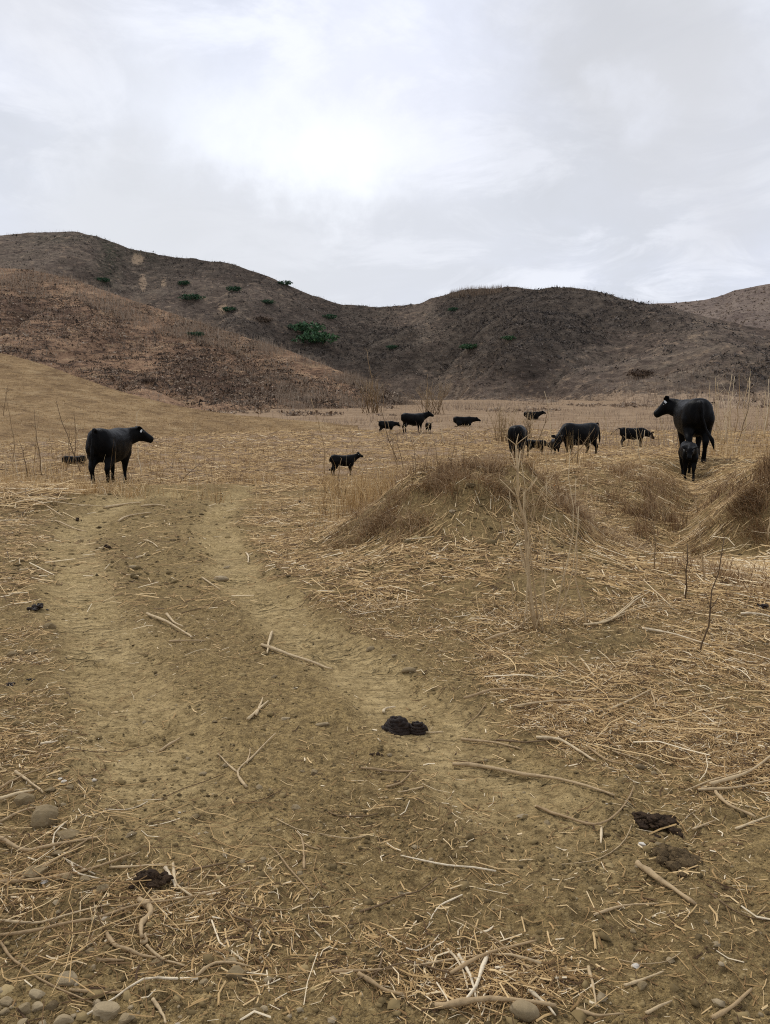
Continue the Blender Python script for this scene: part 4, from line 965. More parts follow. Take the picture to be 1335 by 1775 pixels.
# flattened long stalks raked into a ridge at the left and a pale heap at the right
P = np.stack([RNG.normal(-6.6, 1.8, 2600), RNG.normal(13.9, 0.8, 2600)], -1); P = P[masks(P[:, 0], P[:, 1])[1] < .25]; n = len(P)
straws('flattened_stalks', P, RNG.uniform(0.25, 1.1, n), RNG.uniform(0.006, 0.013, n), RNG.uniform(0, 0.13, n), M_STRAW, RNG.normal(0.58, 0.25, n), 'long pale stalks raked into a low ridge beside the left wheel track', 2, 0.2, 0.05)
P = np.stack([RNG.normal(4.1, 0.55, 900), RNG.normal(7.55, 0.5, 900)], -1); n = len(P)
straws('flattened_stalks', P, RNG.uniform(0.1, 0.55, n), RNG.uniform(0.004, 0.010, n), RNG.uniform(0, 0.06, n), M_STRAW, RNG.normal(0.85, 0.18, n), 'bleached grey-white stalks heaped on the flat below the right bank', 2, 0.2, 0.06)
P = np.stack([RNG.normal(1.8, 1.2, 900), RNG.normal(4.5, 1.2, 900)], -1); P = P[straw_d(P[:, 0], P[:, 1]) > 0.35]; n = len(P)
straws('flattened_stalks', P, RNG.uniform(0.12, 0.42, n), RNG.uniform(0.003, 0.007, n), RNG.uniform(0, 0.022, n), M_STRAW, RNG.normal(0.58, 0.2, n), 'longer tan stalks strewn through the litter right of the path', 3, 0.2, 0.05)
P = np.stack([RNG.normal(-1.15, 0.38, 260), RNG.normal(2.45, 0.40, 260)], -1); n = len(P)
straws('flattened_stalks', P, RNG.uniform(0.08, 0.4, n), RNG.uniform(0.0015, 0.0038, n), RNG.uniform(0, 0.03, n), M_STRAW, RNG.normal(0.42, 0.22, n), 'tangled thin stalks among the stones in the near left corner', 3, 0.2, 0.07)

# ------------------------------------------------------------------ sticks, one object each
def stick(px, wpx, tint, label, name='stick', group=None, lift=0.0, knots=True, parent=None, tip=0.45):
    """px: photograph pixels along the stick as it lies on the ground"""
    P = [at(u, v) for u, v in px]; depth = sum(p.y for p in P) / len(P)
    r = max(0.74 * wpx / FPX * math.hypot(depth, CAM_H) / 2, 0.0012)
    Q, _ = fine_chain(P, [1] * len(P), 4); m = len(Q)
    zs = [float(H(q.x, q.y)) for q in Q]
    # a stick bridges hollows: never under the ground, smoothed along its length
    zz = [max(zs[max(0, i - 2):i + 3]) for i in range(m)]; zz = [sum(zz[max(0, i - 1):i + 2]) / len(zz[max(0, i - 1):i + 2]) for i in range(m)]
    pts = []; ra = []
    for i, q in enumerate(Q):
        f = i / (m - 1); k = 1 - (1 - tip) * f
        w = random.uniform(-.25, .25) * r
        pts.append(Vector((q.x + w, q.y + w * .5, zz[i] + r * 0.65 + 0.016 * float(straw_d(np.array([q.x]), np.array([q.y]))[0]) + lift * (1 - abs(2 * f - 1))))); ra.append(r * k * random.uniform(.86, 1.14) * (1.25 if knots and i % 5 == 2 else 1))
    mb = MB(); mb.tube(pts, ra, 7, tint)
    o = mb.build(name, M_WOOD, parent, origin=pts[0] if parent is None else None)
    if parent is None: tag(o, label, 'stick', group)
    return o, pts

def branched(main, sides, wpx, tint, label, name='branch'):
    """a forked piece: a stem with side twigs, each a part"""
    P0 = at(*main[0]); root = link(bpy.data.objects.new(name, None)); root.empty_display_size = 0.1
    tag(root, label, 'branch')
    stick(main, wpx, tint, None, 'stem', parent=root)
    for s in sides: stick(s, wpx * 0.75, min(tint + random.uniform(-.08, .08), 1), None, 'twig', parent=root)
    return root

ST = [
 ([(785,1330),(850,1338),(930,1352),(1000,1362),(1065,1385)],10,.62,'long thick cane lying just below and right of the coiled dung'),
 ([(930,1282),(970,1290),(1010,1310),(1032,1320)],8,.82,'pale bent stick above the long thick cane'),
 ([(453,1120),(500,1138),(560,1160),(576,1164)],8,.72,'straight tan stick lying across the right wheel track'),
 ([(472,1100),(466,1115),(464,1132)],7,.8,'short bleached stick crossing the end of the one on the right wheel track'),
 ([(255,1068),(300,1090),(334,1108)],7,.72,'slanting tan stick in the middle of the path, longest of its cluster'),
 ([(290,1070),(302,1083),(318,1087)],7,.75,'short curved stick above the slanting one in the path'),
 ([(293,1112),(325,1113),(356,1114)],5,.6,'thin level stick below the slanting one in the path'),
 ([(430,1252),(465,1222)],7,.78,'upper of two crossed splinters left of the coiled dung'),
 ([(444,1246),(456,1216)],6,.72,'lower of two crossed splinters left of the coiled dung'),
 ([(278,1308),(312,1284)],7,.62,'short split splinter on the left wheel track'),
 ([(625,1338),(670,1337),(722,1338)],6,.5,'level brown stick below the coiled dung'),
 ([(670,1366),(695,1358),(716,1338)],5,.5,'curved twig hanging below the level brown stick'),
 ([(1105,1500),(1150,1535),(1207,1573)],14,.62,'thick split cane lying below the crumbled dung at the right'),
 ([(1030,1590),(1080,1574),(1142,1565)],6,.62,'thin bowed stick left of the thick split cane'),
 ([(780,1692),(850,1662),(930,1636)],8,.55,'straight brown stick rising to the right behind the white crossed pieces'),
 ([(795,1658),(815,1700),(826,1736)],8,.95,'bone-white stick, left one of the crossed pair at the bottom'),
 ([(846,1656),(824,1720),(795,1746)],9,.95,'bone-white stick, right one of the crossed pair at the bottom'),
 ([(776,1652),(800,1682),(811,1718)],6,.85,'thin pale stick leaning beside the white crossed pair'),
 ([(755,1747),(850,1750),(965,1757)],13,.58,'thick cane along the bottom edge under the white crossed pair'),
 ([(1020,1680),(1028,1715),(1034,1753)],7,.68,'upright-lying splinter near the bottom, right of the white pair'),
 ([(1235,1769),(1270,1750),(1302,1721)],11,.55,'thick curved brown stick in the bottom right corner'),
 ([(1082,1712),(1120,1702),(1150,1690)],6,.7,'thin pale stick between the splinter and the corner stick'),
 ([(1120,1768),(1165,1742)],7,.68,'short tan stick at the bottom, left of the corner stick'),
 ([(916,1730),(940,1748),(964,1768)],8,.9,'white splinter by the smooth round stone at the bottom'),
 ([(1043,1440),(1041,1470)],7,.85,'small upright white splinter left of the crumbled dung'),
 ([(930,1402),(970,1422),(1030,1440),(1062,1424),(1088,1392),(1098,1368)],6,.5,'hooked brown stick curving up to the crumbled dung'),
 ([(928,1400),(955,1413),(985,1425)],5,.72,'pale straight piece beside the hooked brown stick'),
 ([(1240,1380),(1262,1405),(1310,1426)],9,.62,'thick bent stick right of the crumbled dung'),
 ([(1275,1441),(1335,1418)],6,.8,'pale thin stick at the right edge beside the crumbled dung'),
 ([(1210,1376),(1270,1372),(1340,1360)],7,.66,'level tan stick at the right edge above the crumbled dung'),
 ([(1232,1370),(1300,1346),(1340,1318)],9,.68,'thick stick rising to the right edge above the level tan one'),
 ([(805,1217),(870,1203),(950,1203),(1008,1212)],6,.5,'long arched brown stick above the pale bent stick'),
 ([(890,1232),(960,1226),(1018,1218)],6,.66,'tan stick lying just under the long arched one'),
 ([(1052,1241),(1090,1221),(1130,1200)],6,.72,'slanting pale stick right of the long arched one'),
 ([(1128,1200),(1133,1215),(1136,1236)],5,.6,'short stick hanging from the end of the slanting pale one'),
 ([(1115,1093),(1170,1105),(1228,1126)],6,.88,'straight pale stalk lying at the foot of the gully'),
 ([(800,1285),(850,1293),(905,1300)],7,.6,'short thick cane between the coiled dung and the pale bent stick'),
 ([(860,1290),(910,1292),(1000,1283)],5,.25,'dark thin stick touching the pale bent one'),
 ([(1008,1146),(1018,1160),(1031,1179)],6,.8,'short pale stick in the litter above the arched ones, right of a pair'),
 ([(984,1150),(1000,1163),(1022,1174)],5,.62,'short tan stick in the litter above the arched ones, left of a pair'),
 ([(1285,1068),(1310,1070),(1340,1075)],7,.92,'white stick at the right edge under the bank'),
 ([(840,1117),(890,1100),(920,1075)],6,.6,'crooked stick at the foot of the tall dry bush'),
 ([(1018,1298),(1050,1320),(1085,1330)],5,.5,'curled brown stick right of the pale bent one'),
 ([(1200,1440),(1240,1425)],5,.65,'small stick right of the crumbled dung in the litter'),
 ([(0,1536),(60,1531),(130,1513),(190,1498),(236,1484)],8,.55,'long grey stick reaching in from the left edge past the dung'),
 ([(0,1617),(80,1612),(160,1604),(245,1585),(340,1560),(450,1527)],7,.5,'longest thin stick crossing the lower left corner'),
 ([(0,1598),(60,1599),(110,1597),(192,1580)],6,.74,'pale stick just above the longest one in the lower left'),
 ([(0,1467),(40,1479),(100,1472),(175,1462)],9,.58,'thick tan stick over the stones at the left edge'),
 ([(20,1536),(80,1508),(150,1464),(178,1440)],6,.55,'slanting grey stick rising over the stones at the left'),
 ([(8,1530),(90,1500),(140,1470)],5,.5,'thin grey stick beside the slanting one at the left'),
 ([(287,1506),(298,1525),(306,1541)],9,.9,'pale splintered piece beside the left dung'),
 ([(300,1500),(306,1535),(336,1560)],7,.82,'bent pale piece right of the splintered one by the left dung'),
 ([(190,1500),(240,1503),(285,1503)],6,.7,'level pale stick running into the left dung'),
 ([(186,1627),(200,1650),(235,1662),(272,1665)],9,.58,'hooked tan stick in the lower left corner'),
 ([(168,1669),(215,1673)],9,.45,'stubby brown stick under the hooked tan one'),
 ([(255,1646),(280,1668),(322,1681)],7,.66,'forked tan root end right of the hooked stick'),
 ([(0,1626),(20,1655),(55,1690),(90,1714),(162,1741)],6,.5,'thin grey stick bowing down through the lower left stones'),
 ([(120,1721),(180,1720),(216,1718),(242,1704)],6,.55,'level thin stick above the bottom left stones'),
 ([(265,1740),(280,1760),(288,1778)],8,.7,'pale stick leaving the bottom edge at the left'),
 ([(340,1702),(375,1683),(432,1686)],7,.6,'bent tan stick over the flat stone near the bottom'),
 ([(28,1344),(50,1362),(76,1381)],7,.7,'straight pale stick over the topmost left stone'),
 ([(0,1395),(60,1381)],8,.78,'thick pale stick at the left edge below the topmost stone'),
 ([(0,1372),(40,1354),(104,1337)],6,.5,'grey stick at the left edge behind the topmost stone'),
 ([(0,1432),(50,1412),(95,1406)],6,.6,'thin tan stick over the large tilted stone at the left'),
 ([(325,1514),(360,1506),(392,1500)],6,.28,'dark short stick right of the left dung'),
 ([(575,1696),(640,1691),(692,1687)],7,.5,'level brown stick near the bottom centre'),
 ([(622,1697),(660,1721),(698,1731)],9,.55,'thick brown stick slanting under the level one at the bottom centre'),
 ([(72,1296),(90,1294),(100,1290)],6,.9,'small white splinter at the left edge of the path'),
 ([(1000,1750),(1040,1768),(1080,1770)],7,.6,'tan stick along the bottom right of the smooth stone'),
 ([(205,905),(225,897),(262,890)],5,.7,'pale stick on the path below the lone cow, leftmost'),
 ([(180,882),(215,876),(245,872)],6,.72,'pale thick stick lying at the path edge below the lone cow'),
 ([(245,880),(270,877),(288,881)],5,.68,'pale stick on the far bend of the path'),
 ([(0,858),(60,868),(120,878),(182,886)],4,.75,'long pale stalk at the left edge over the raked ridge'),
 ([(30,862),(75,880),(110,902)],4,.7,'stalk slanting down the raked ridge under the long pale one'),
 ([(95,905),(120,916),(150,922)],4,.65,'stalk at the foot of the raked ridge'),
 ([(250,938),(262,943),(274,952)],4,.8,'small pale stick in the middle of the far path'),
 ([(236,968),(246,965),(252,960)],5,.82,'short pale stick beside the flat far stone'),
 ([(427,960),(431,968),(430,978)],5,.85,'short bleached stick right of the white flat stone'),
 ([(350,1005),(366,1015),(382,1025)],4,.7,'thin stick leaning by the white flat stone'),
 ([(665,1238),(668,1233),(685,1228)],7,.85,'little white stick end left of the coiled dung'),
 ([(715,1271),(740,1272),(768,1270)],6,.72,'pale stick in front of the coiled dung'),
]
for px_l, w, t, lab in ST: stick(px_l, w, t, lab)
branched([(427,1367),(412,1340),(440,1310),(478,1274)], [[(412,1340),(395,1326),(378,1310)], [(428,1322),(432,1310),(434,1298)]], 6, .68, 'forked Y-shaped twig with a white broken end, left of the coiled dung')
branched([(527,1509),(527,1485),(524,1458),(514,1445)], [[(526,1460),(538,1468),(554,1473)]], 6, .55, 'hooked twig with a side prong in the lower middle')
branched([(1012,1086),(1060,1080),(1098,1052),(1126,1031)], [[(1050,1082),(1110,1062),(1172,1060)], [(1040,1083),(1090,1066),(1150,1046)], [(1060,1080),(1085,1058),(1108,1036)]], 5, .78, 'fallen pale branch with fanned twigs at the foot of the gully')
branched([(242,1570),(262,1590),(246,1618),(246,1640)], [[(262,1590),(258,1572),(272,1562)], [(246,1640),(254,1642),(252,1632)]], 15, .6, 'gnarled thick root stub standing out in the lower left litter', 'root_stub')
branched([(1170,1108),(1230,1125),(1335,1135)], [[(1230,1125),(1280,1122),(1335,1128)]], 4, .5, 'long grey twig with a fork at the right edge')
# the lesser sticks in the litter, each told by its look and its nearest landmark
LAND = [('the coiled dung', 703, 1262), ('the broken dung heap', 1138, 1425), ('the tall dry bush', 930, 1090), ('the long thick cane', 930, 1352), ('the fallen pale branch', 1080, 1070), ('the single dark stalk', 1211, 1135),
        ('the thick split cane', 1155, 1537), ('the forked twig', 420, 1340), ('the white crossed pair', 820, 1700), ('the elongated stone', 708, 1166), ('the left dung', 260, 1535), ('the largest tilted stone', 76, 1424), ('the long arched stick', 905, 1207),
        ('the stick on the right track', 515, 1143), ('the thick corner stick', 1270, 1750), ('the pale heap at the right', 1290, 1040), ('the bent sticks at the right edge', 1275, 1390), ('the white flat stone', 384, 1008), ('the crossed splinters', 448, 1236), ('the mound', 760, 985), ('the gnarled root', 255, 1610), ('the pale stalk under the gully', 1170, 1105)]
LANDW = [(n_, at(u, v)) for n_, u, v in LAND]
seen = {}; made = 0
for _ in range(6000):
    y = random.uniform(2.0, 8.6); x = random.uniform(-.45, .52) * y
    if random.random() > float(straw_d(np.array([x]), np.array([y]))[0]) * (3.2 / y) ** 1.1: continue
    L_ = random.choice((random.uniform(.10, .2), random.uniform(.26, .46))); tnt = random.choice((.28, .5, .66, .92)); a = random.uniform(0, 6.28); b_ = random.choice((random.uniform(-.15, .15), random.uniform(.5, .9), -random.uniform(.5, .9)))
    nm_, q = min(LANDW, key=lambda t: (t[1].x - x) ** 2 + (t[1].y - y) ** 2)
    dx, dy = x - q.x, y - q.y
    where = ('just right of' if dx > 0 else 'just left of') if abs(dx) > abs(dy) * .6 else ('just beyond' if dy > 0 else 'in front of')
    lab = '%s %s %s stalk lying %s %s' % ('short' if L_ < .23 else 'long', 'straight' if abs(b_) < .3 else 'bowed', {.28: 'dark', .5: 'brown', .66: 'tan', .92: 'bleached'}[tnt], where, nm_)
    if lab in seen or math.hypot(dx, dy) > .32 * q.y: continue
    seen[lab] = 1; made += 1
    pts = [Vector((x + math.cos(a + b_ * f) * L_ * f, y + math.sin(a + b_ * f) * L_ * f, 0)) for f in (0, .25, .5, .75, 1)]
    r = random.uniform(.0022, .0048); sd0 = float(straw_d(np.array([x]), np.array([y]))[0])
    for p in pts: p.z = float(H(p.x, p.y)) + r * .8 + 0.004 + .014 * sd0
    Q, _ = fine_chain(pts, [1] * 5, 2)
    mb = MB(); mb.tube(Q, [r * random.uniform(.8, 1.15) * (1 - .35 * i / len(Q)) for i in range(len(Q))], 5, tnt)
    tag(mb.build('stalk', M_WOOD, origin=pts[0]), lab, 'stick', 'loose stalks lying in the litter')
    if made >= 120: break

# ------------------------------------------------------------------ stones, one object each
def stone(u, v, wpx, tint, label, asp=(1.0, .8, .6), rot=None, sink=.40, sharp=.5, name='stone'):
    p = at(u, v); w = 0.76 * wpx / FPX * math.hypot(p.y, CAM_H) / 2
    bm = bmesh.new(); bmesh.ops.create_icosphere(bm, subdivisions=3, radius=1.0)
    sd_ = random.randint(0, 9999); pl = [(Vector((random.gauss(0, 1), random.gauss(0, 1), random.gauss(0, .8))).normalized(), random.uniform(.5, .86)) for _ in range(int(18 * sharp) + 2)]
    for vtx in bm.verts:
        c = vtx.co
        for nrm, d in pl:
            e = c.dot(nrm) - d
            if e > 0: c -= nrm * e * (0.9 if sharp > .3 else .5)
        q = np.array([[c.x, c.y, c.z]])
        k = 1 + .09 * float(pn(q[:, 0] * 1.6 + sd_, q[:, 1] * 1.6 + q[:, 2] * 1.3, 3)[0]) + .035 * float(pn(q[:, 0] * 5 + sd_, q[:, 1] * 5 + q[:, 2] * 4, 4)[0])
        vtx.co = Vector((c.x * asp[0], c.y * asp[1], c.z * asp[2])) * k * w
    me = bpy.data.meshes.new(name); bm.to_mesh(me); bm.free()
    me.polygons.foreach_set('use_smooth', [sharp < .45] * len(me.polygons))
    a = me.attributes.new('tint', 'FLOAT', 'POINT'); a.data.foreach_set('value', np.full(len(me.vertices), tint, np.float32))
    me.materials.append(M_STONE)
    o = link(bpy.data.objects.new(name, me)); o.location = p + Vector((0, 0, w * asp[2] * (1 - 2 * sink)))
    o.rotation_euler = (random.uniform(-.2, .2), random.uniform(-.2, .2), random.uniform(-.5, .5) if rot is None else rot)
    return tag(o, label, 'stone')
for a in [
 (42,1398,48,.38,'blocky brown stone topmost in the left-edge pile',(1,.9,.8)), (76,1424,74,.42,'largest tilted brown stone of the left-edge pile',(1,.7,.75),.6),
 (118,1452,58,.33,'flat brown stone right of the largest tilted one',(1,.8,.5)), (60,1518,56,.38,'rounded brown stone under the slanting grey sticks',(1,.85,.6)),
 (88,1376,26,.35,'small brown stone right of the topmost one'), (122,1368,22,.4,'pebble-sized stone under the white bits at the left'), (100,1480,26,.36,'small stone between the left stones and the dung'),
 (118,1520,30,.36,'low stone left of the crumbled left dung'), (150,1528,28,.4,'stone beside the crumbled left dung'), (180,1548,32,.42,'tan stone below the crumbled left dung'), (165,1608,22,.5,'small tan stone above the hooked stick'),
 (115,1700,46,.62,'pale angular stone in the lower left corner',(1,.85,.75)), (183,1752,54,.6,'pale smooth stone on the bottom edge, left of a pair',(1,.8,.7)), (222,1762,40,.48,'grey-brown stone leaning on the pale smooth one',(1,.7,.6),.6),
 (44,1754,32,.45,'dark stone at the bottom left',(.9,.8,.9)), (10,1735,34,.5,'stone at the left edge near the bottom'), (66,1733,36,.66,'pale flat stone above the dark bottom-left one',(1,.8,.6)), (66,1750,28,.6,'small pale stone beside the dark bottom-left one'),
 (38,1776,26,.55,'stone cut by the bottom edge at the left'), (112,1774,40,.55,'rounded stone cut by the bottom edge, second from the left'), (8,1756,22,.5,'small stone in the very corner at the left'),
 (412,1694,46,.42,'large flat brown stone under the bent tan stick',(1,.9,.7)), (398,1672,34,.5,'tan stone behind the large flat one at the bottom',(1,.8,.6)), (272,1668,40,.4,'flat earth-coloured stone right of the gnarled root',(1,.8,.4)),
 (908,1766,58,.5,'smooth round stone at the bottom beside the cane',(1,.75,.65),0,.22,.1), (545,1342,24,.42,'angular stone in the middle of the path',(1,.8,.9)), (523,1337,16,.38,'small stone left of the angular one in the path'),
 (512,1399,24,.52,'tan stone below the angular one in the path',(1,.7,.6)), (708,1166,34,.42,'elongated tan stone at the edge of the right wheel track',(1,.55,.45),-.25,.25,.2), (643,1126,26,.45,'rounded stone at the litter edge above the elongated one'),
 (683,1142,16,.45,'little stone between the rounded and the elongated one'), (384,1008,40,.72,'white flat stone on the far right wheel track',(1,.5,.4),-.2,.3,.2), (232,986,30,.6,'flat tan stone in the middle of the far path',(1,.5,.35),0,.3,.2),
 (393,985,24,.62,'small flat pale stone above the white flat one',(1,.6,.35)), (88,1090,34,.36,'brown stone under the dark dung at the left',(1,.75,.65)), (56,1130,36,.42,'tan stone at the left edge of the path',(1,.7,.55)), (22,1135,28,.36,'brown stone at the left picture edge beside the tan one'),
 (104,1352,13,.97,'white stone chip at the left, upper of two bits'), (112,1357,14,.95,'white stone chip touching the other bit at the left'), (76,1430,15,.93,'pinkish-white chip on the largest tilted stone'),
 (1114,1463,17,1.0,'bright white chip below the crumbled dung at the right'), (1140,1464,20,.55,'tan pebble right of the bright white chip'), (785,888,19,.85,'pale stone set in the face of the mound'),
 (474,1174,18,.34,'dark clod-like stone under the track stick'), (494,1246,28,.6,'flat pale stone right of the crossed splinters',(1,.6,.35)), (560,1256,34,.5,'flat tan stone left of the coiled dung',(1,.5,.3)),
 (1112,1712,26,.4,'brown stone under the thin pale bottom stick'), (455,1755,22,.62,'pale pebble at the bottom, right of the flat stones'), (440,1765,16,.5,'small pebble next to the pale one at the bottom'), (1098,1612,14,.5,'lone small pebble below the thick split cane'),
 (372,1252,14,.25,'small dark stone in the lane below the path sticks'), (355,1710,24,.5,'small stone left of the large flat one'),
 ]: stone(*a)
o = stone(1112, 1328, 34, .12, 'dark flat clod under the curled sticks at the right', (1, .7, .4), 0, .3, .3, 'clod'); o['category'] = 'clod'

# ------------------------------------------------------------------ dung
def coil(u, v, wpx, label):
    """a folded, ringed pat: a big coil with a smaller one against it"""
    p = at(u, v); s = wpx / FPX * math.hypot(p.y, CAM_H); root = link(bpy.data.objects.new('coiled_dung', None)); root.location = p; root.empty_display_size = .1
    tag(root, label, 'dung')
    for nm, cx, cy, R0, h, turns in (('large_coil', -.18 * s, 0, .30 * s, .34 * s, 5), ('small_coil', .27 * s, -.04 * s, .19 * s, .25 * s, 4)):
        mb = MB()
        for i in range(turns):
            f = i / (turns - 1); rr = R0 * (1 - .16 * i - .05 * f); z = h * (0.10 + .70 * f); th = R0 * .27
            if i == turns - 1: rr = R0 * .30
            pts = []; ra = []
            for j in range(21):
                a = j / 20 * 2 * math.pi + i * .4
                wob = 1 + .07 * math.sin(3 * a + i * 1.7) + .04 * math.sin(7 * a + i)
                pts.append(Vector((cx + (rr * wob + .012 * s * i) * math.cos(a), cy + rr * wob * .85 * math.sin(a) - .01 * s * i, z + .05 * R0 * math.sin(2 * a + i)))); ra.append(th * (.82 + .2 * math.sin(5 * a + i * 2)))
            mb.tube(pts, ra, 8, .5, True)
        mb.tube([(cx, cy, -.01), (cx, cy, h * .82)], [R0 * .9, R0 * .35], 12)
        mb.build(nm, M_DUNG, root)
coil(703, 1268, 74, 'fresh black-brown coiled cow dung in the middle of the foreground')

M_EARTH = mat_dung('dark_earth', (0.045, 0.030, 0.015), (0.13, 0.088, 0.042), 0.95)
def crumble(u, v, wpx, n, label, mat=None, flat=.5):
    p = at(u, v); s = wpx / FPX * math.hypot(p.y, CAM_H) / 2; V, F = [], []
    bm = bmesh.new()
    for i in range(n):
        r = s * random.uniform(.07, .22) * (0.8 if n > 60 else 1.1); a = random.uniform(0, 6.28); d = abs(random.gauss(0, .45)) * s
        d = min(d, s); g = bmesh.ops.create_icosphere(bm, subdivisions=2 if n < 60 else 1, radius=1.0)['verts']
        c = Vector((math.cos(a) * d, math.sin(a) * d * .8, max(0, (1 - d / s)) * s * flat * random.uniform(.1, .9)))
        k = (random.uniform(.8, 1.5), random.uniform(.7, 1.2), random.uniform(.4, .8)); q0 = random.uniform(0, 50); rz = Matrix.Rotation(random.uniform(0, 6.28), 3, 'Z')
        for w in g:
            q = w.co; e = 1 + .3 * float(pn(np.array([q.x * 1.8 + q0]), np.array([q.y * 1.8 + q.z * 2]), 9)[0])
            w.co = rz @ Vector((q.x * k[0], q.y * k[1], q.z * k[2])) * r * e + c
    me = bpy.data.meshes.new('dung'); bm.to_mesh(me); bm.free(); me.materials.append(mat or M_DUNG_DRY)
    o = link(bpy.data.objects.new('dung', me))
    o.location = p
    co = np.empty(len(me.vertices) * 3, np.float32); me.vertices.foreach_get('co', co); co = co.reshape(-1, 3)
    co[:, 2] += H(co[:, 0] + p.x, co[:, 1] + p.y, False) - float(H(p.x, p.y, False)); me.vertices.foreach_set('co', co.ravel()); me.update()
    return tag(o, label, 'dung')
for a in [(1138,1428,96,150,'broken dark dung heap at the right below the litter',None,.38), (1172,1492,110,60,'flat crumbled brown clods below the broken dung heap',M_EARTH,.12), (262,1535,66,50,'crumbled dark dung among the sticks in the lower left'),
          (68,1058,36,22,'black dung pat at the left edge of the path',M_DUNG,.6), (185,951,24,14,'small dark dung on the far left wheel track'), (85,953,18,10,'dark dung left of the far wheel track'), (520,872,16,10,'black dung at the foot of the mound by the track',M_DUNG,.6),
          (15,1186,30,14,'flat black dung at the left picture edge',M_DUNG,.25), (50,1176,22,10,'small black dung beside the flat one at the left picture edge',M_DUNG,.25), (1322,1052,36,16,'black dung at the right picture edge on the pale heap',M_DUNG,.5),
          (272,974,12,8,'small dark dung in the middle of the far path'), (500,1037,13,8,'small dark dung at the litter edge of the right wheel track'), (135,903,26,12,'dark dung on the soil below the raked stalks'), (655,1308,28,12,'dark dung crumbs just below the coiled dung',None,.2),
          (580,826,18,8,'dark dung under the lone calf'), (790,740,12,6,'dark dung between the far cows'), (350,858,14,7,'dark dung at the far bend of the path')]: crumble(*a)

# ------------------------------------------------------------------ standing dry weeds, one object each
WLAND = [('the lone left cow', 190, 790), ('the calf lying behind the left cow', 127, 803), ('the lone calf', 594, 808), ('the mound crest', 780, 822), ('the broad grazing cow', 1006, 765), ('the cow seen from behind', 898, 772), ('the young cow swishing its tail', 1098, 763),
         ('the large right cow', 1204, 750), ('the tall far cow', 716, 737), ('the bend of the path', 390, 860), ('the rightmost distant cow', 803, 739), ('the left picture edge', 5, 800), ('the right picture edge', 1330, 770)]
WSEEN = {}
def weed_label(base, top, tint, twigs, fallback):
    u, v = base; h = base[1] - top[1]; ln = top[0] - base[0]
    for n_, a, b in sorted(WLAND, key=lambda t: (t[1] - u) ** 2 + 1.5 * (t[2] - v) ** 2)[:2]:
        dx, dy = u - a, v - b
        where = ('right of' if dx > 0 else 'left of') if abs(dx) > 14 else ('in front of' if dy > 6 else 'behind')
        if 'picture edge' in n_: where = 'near'
        c = 'dark' if tint < .36 else 'greyish' if tint < .58 else 'pale'
        hh = 'low' if h < 48 else 'tall' if h > 85 else 'middling'
        le = 'leaning left' if ln < -11 else 'leaning right' if ln > 11 else 'upright'
        for how in ('', ' close', ' well'):
            if how == ' close' and abs(dx) > 45 or how == ' well' and abs(dx) < 45: continue
            if where in ('near', 'in front of', 'behind') and how: continue
            l = '%s %s weed stalk %s%s %s %s' % (hh, c, 'standing ' if le == 'upright' else '', le, (how + ' ' + where).strip(), n_)
            if l not in WSEEN: WSEEN[l] = 1; return l
    return fallback
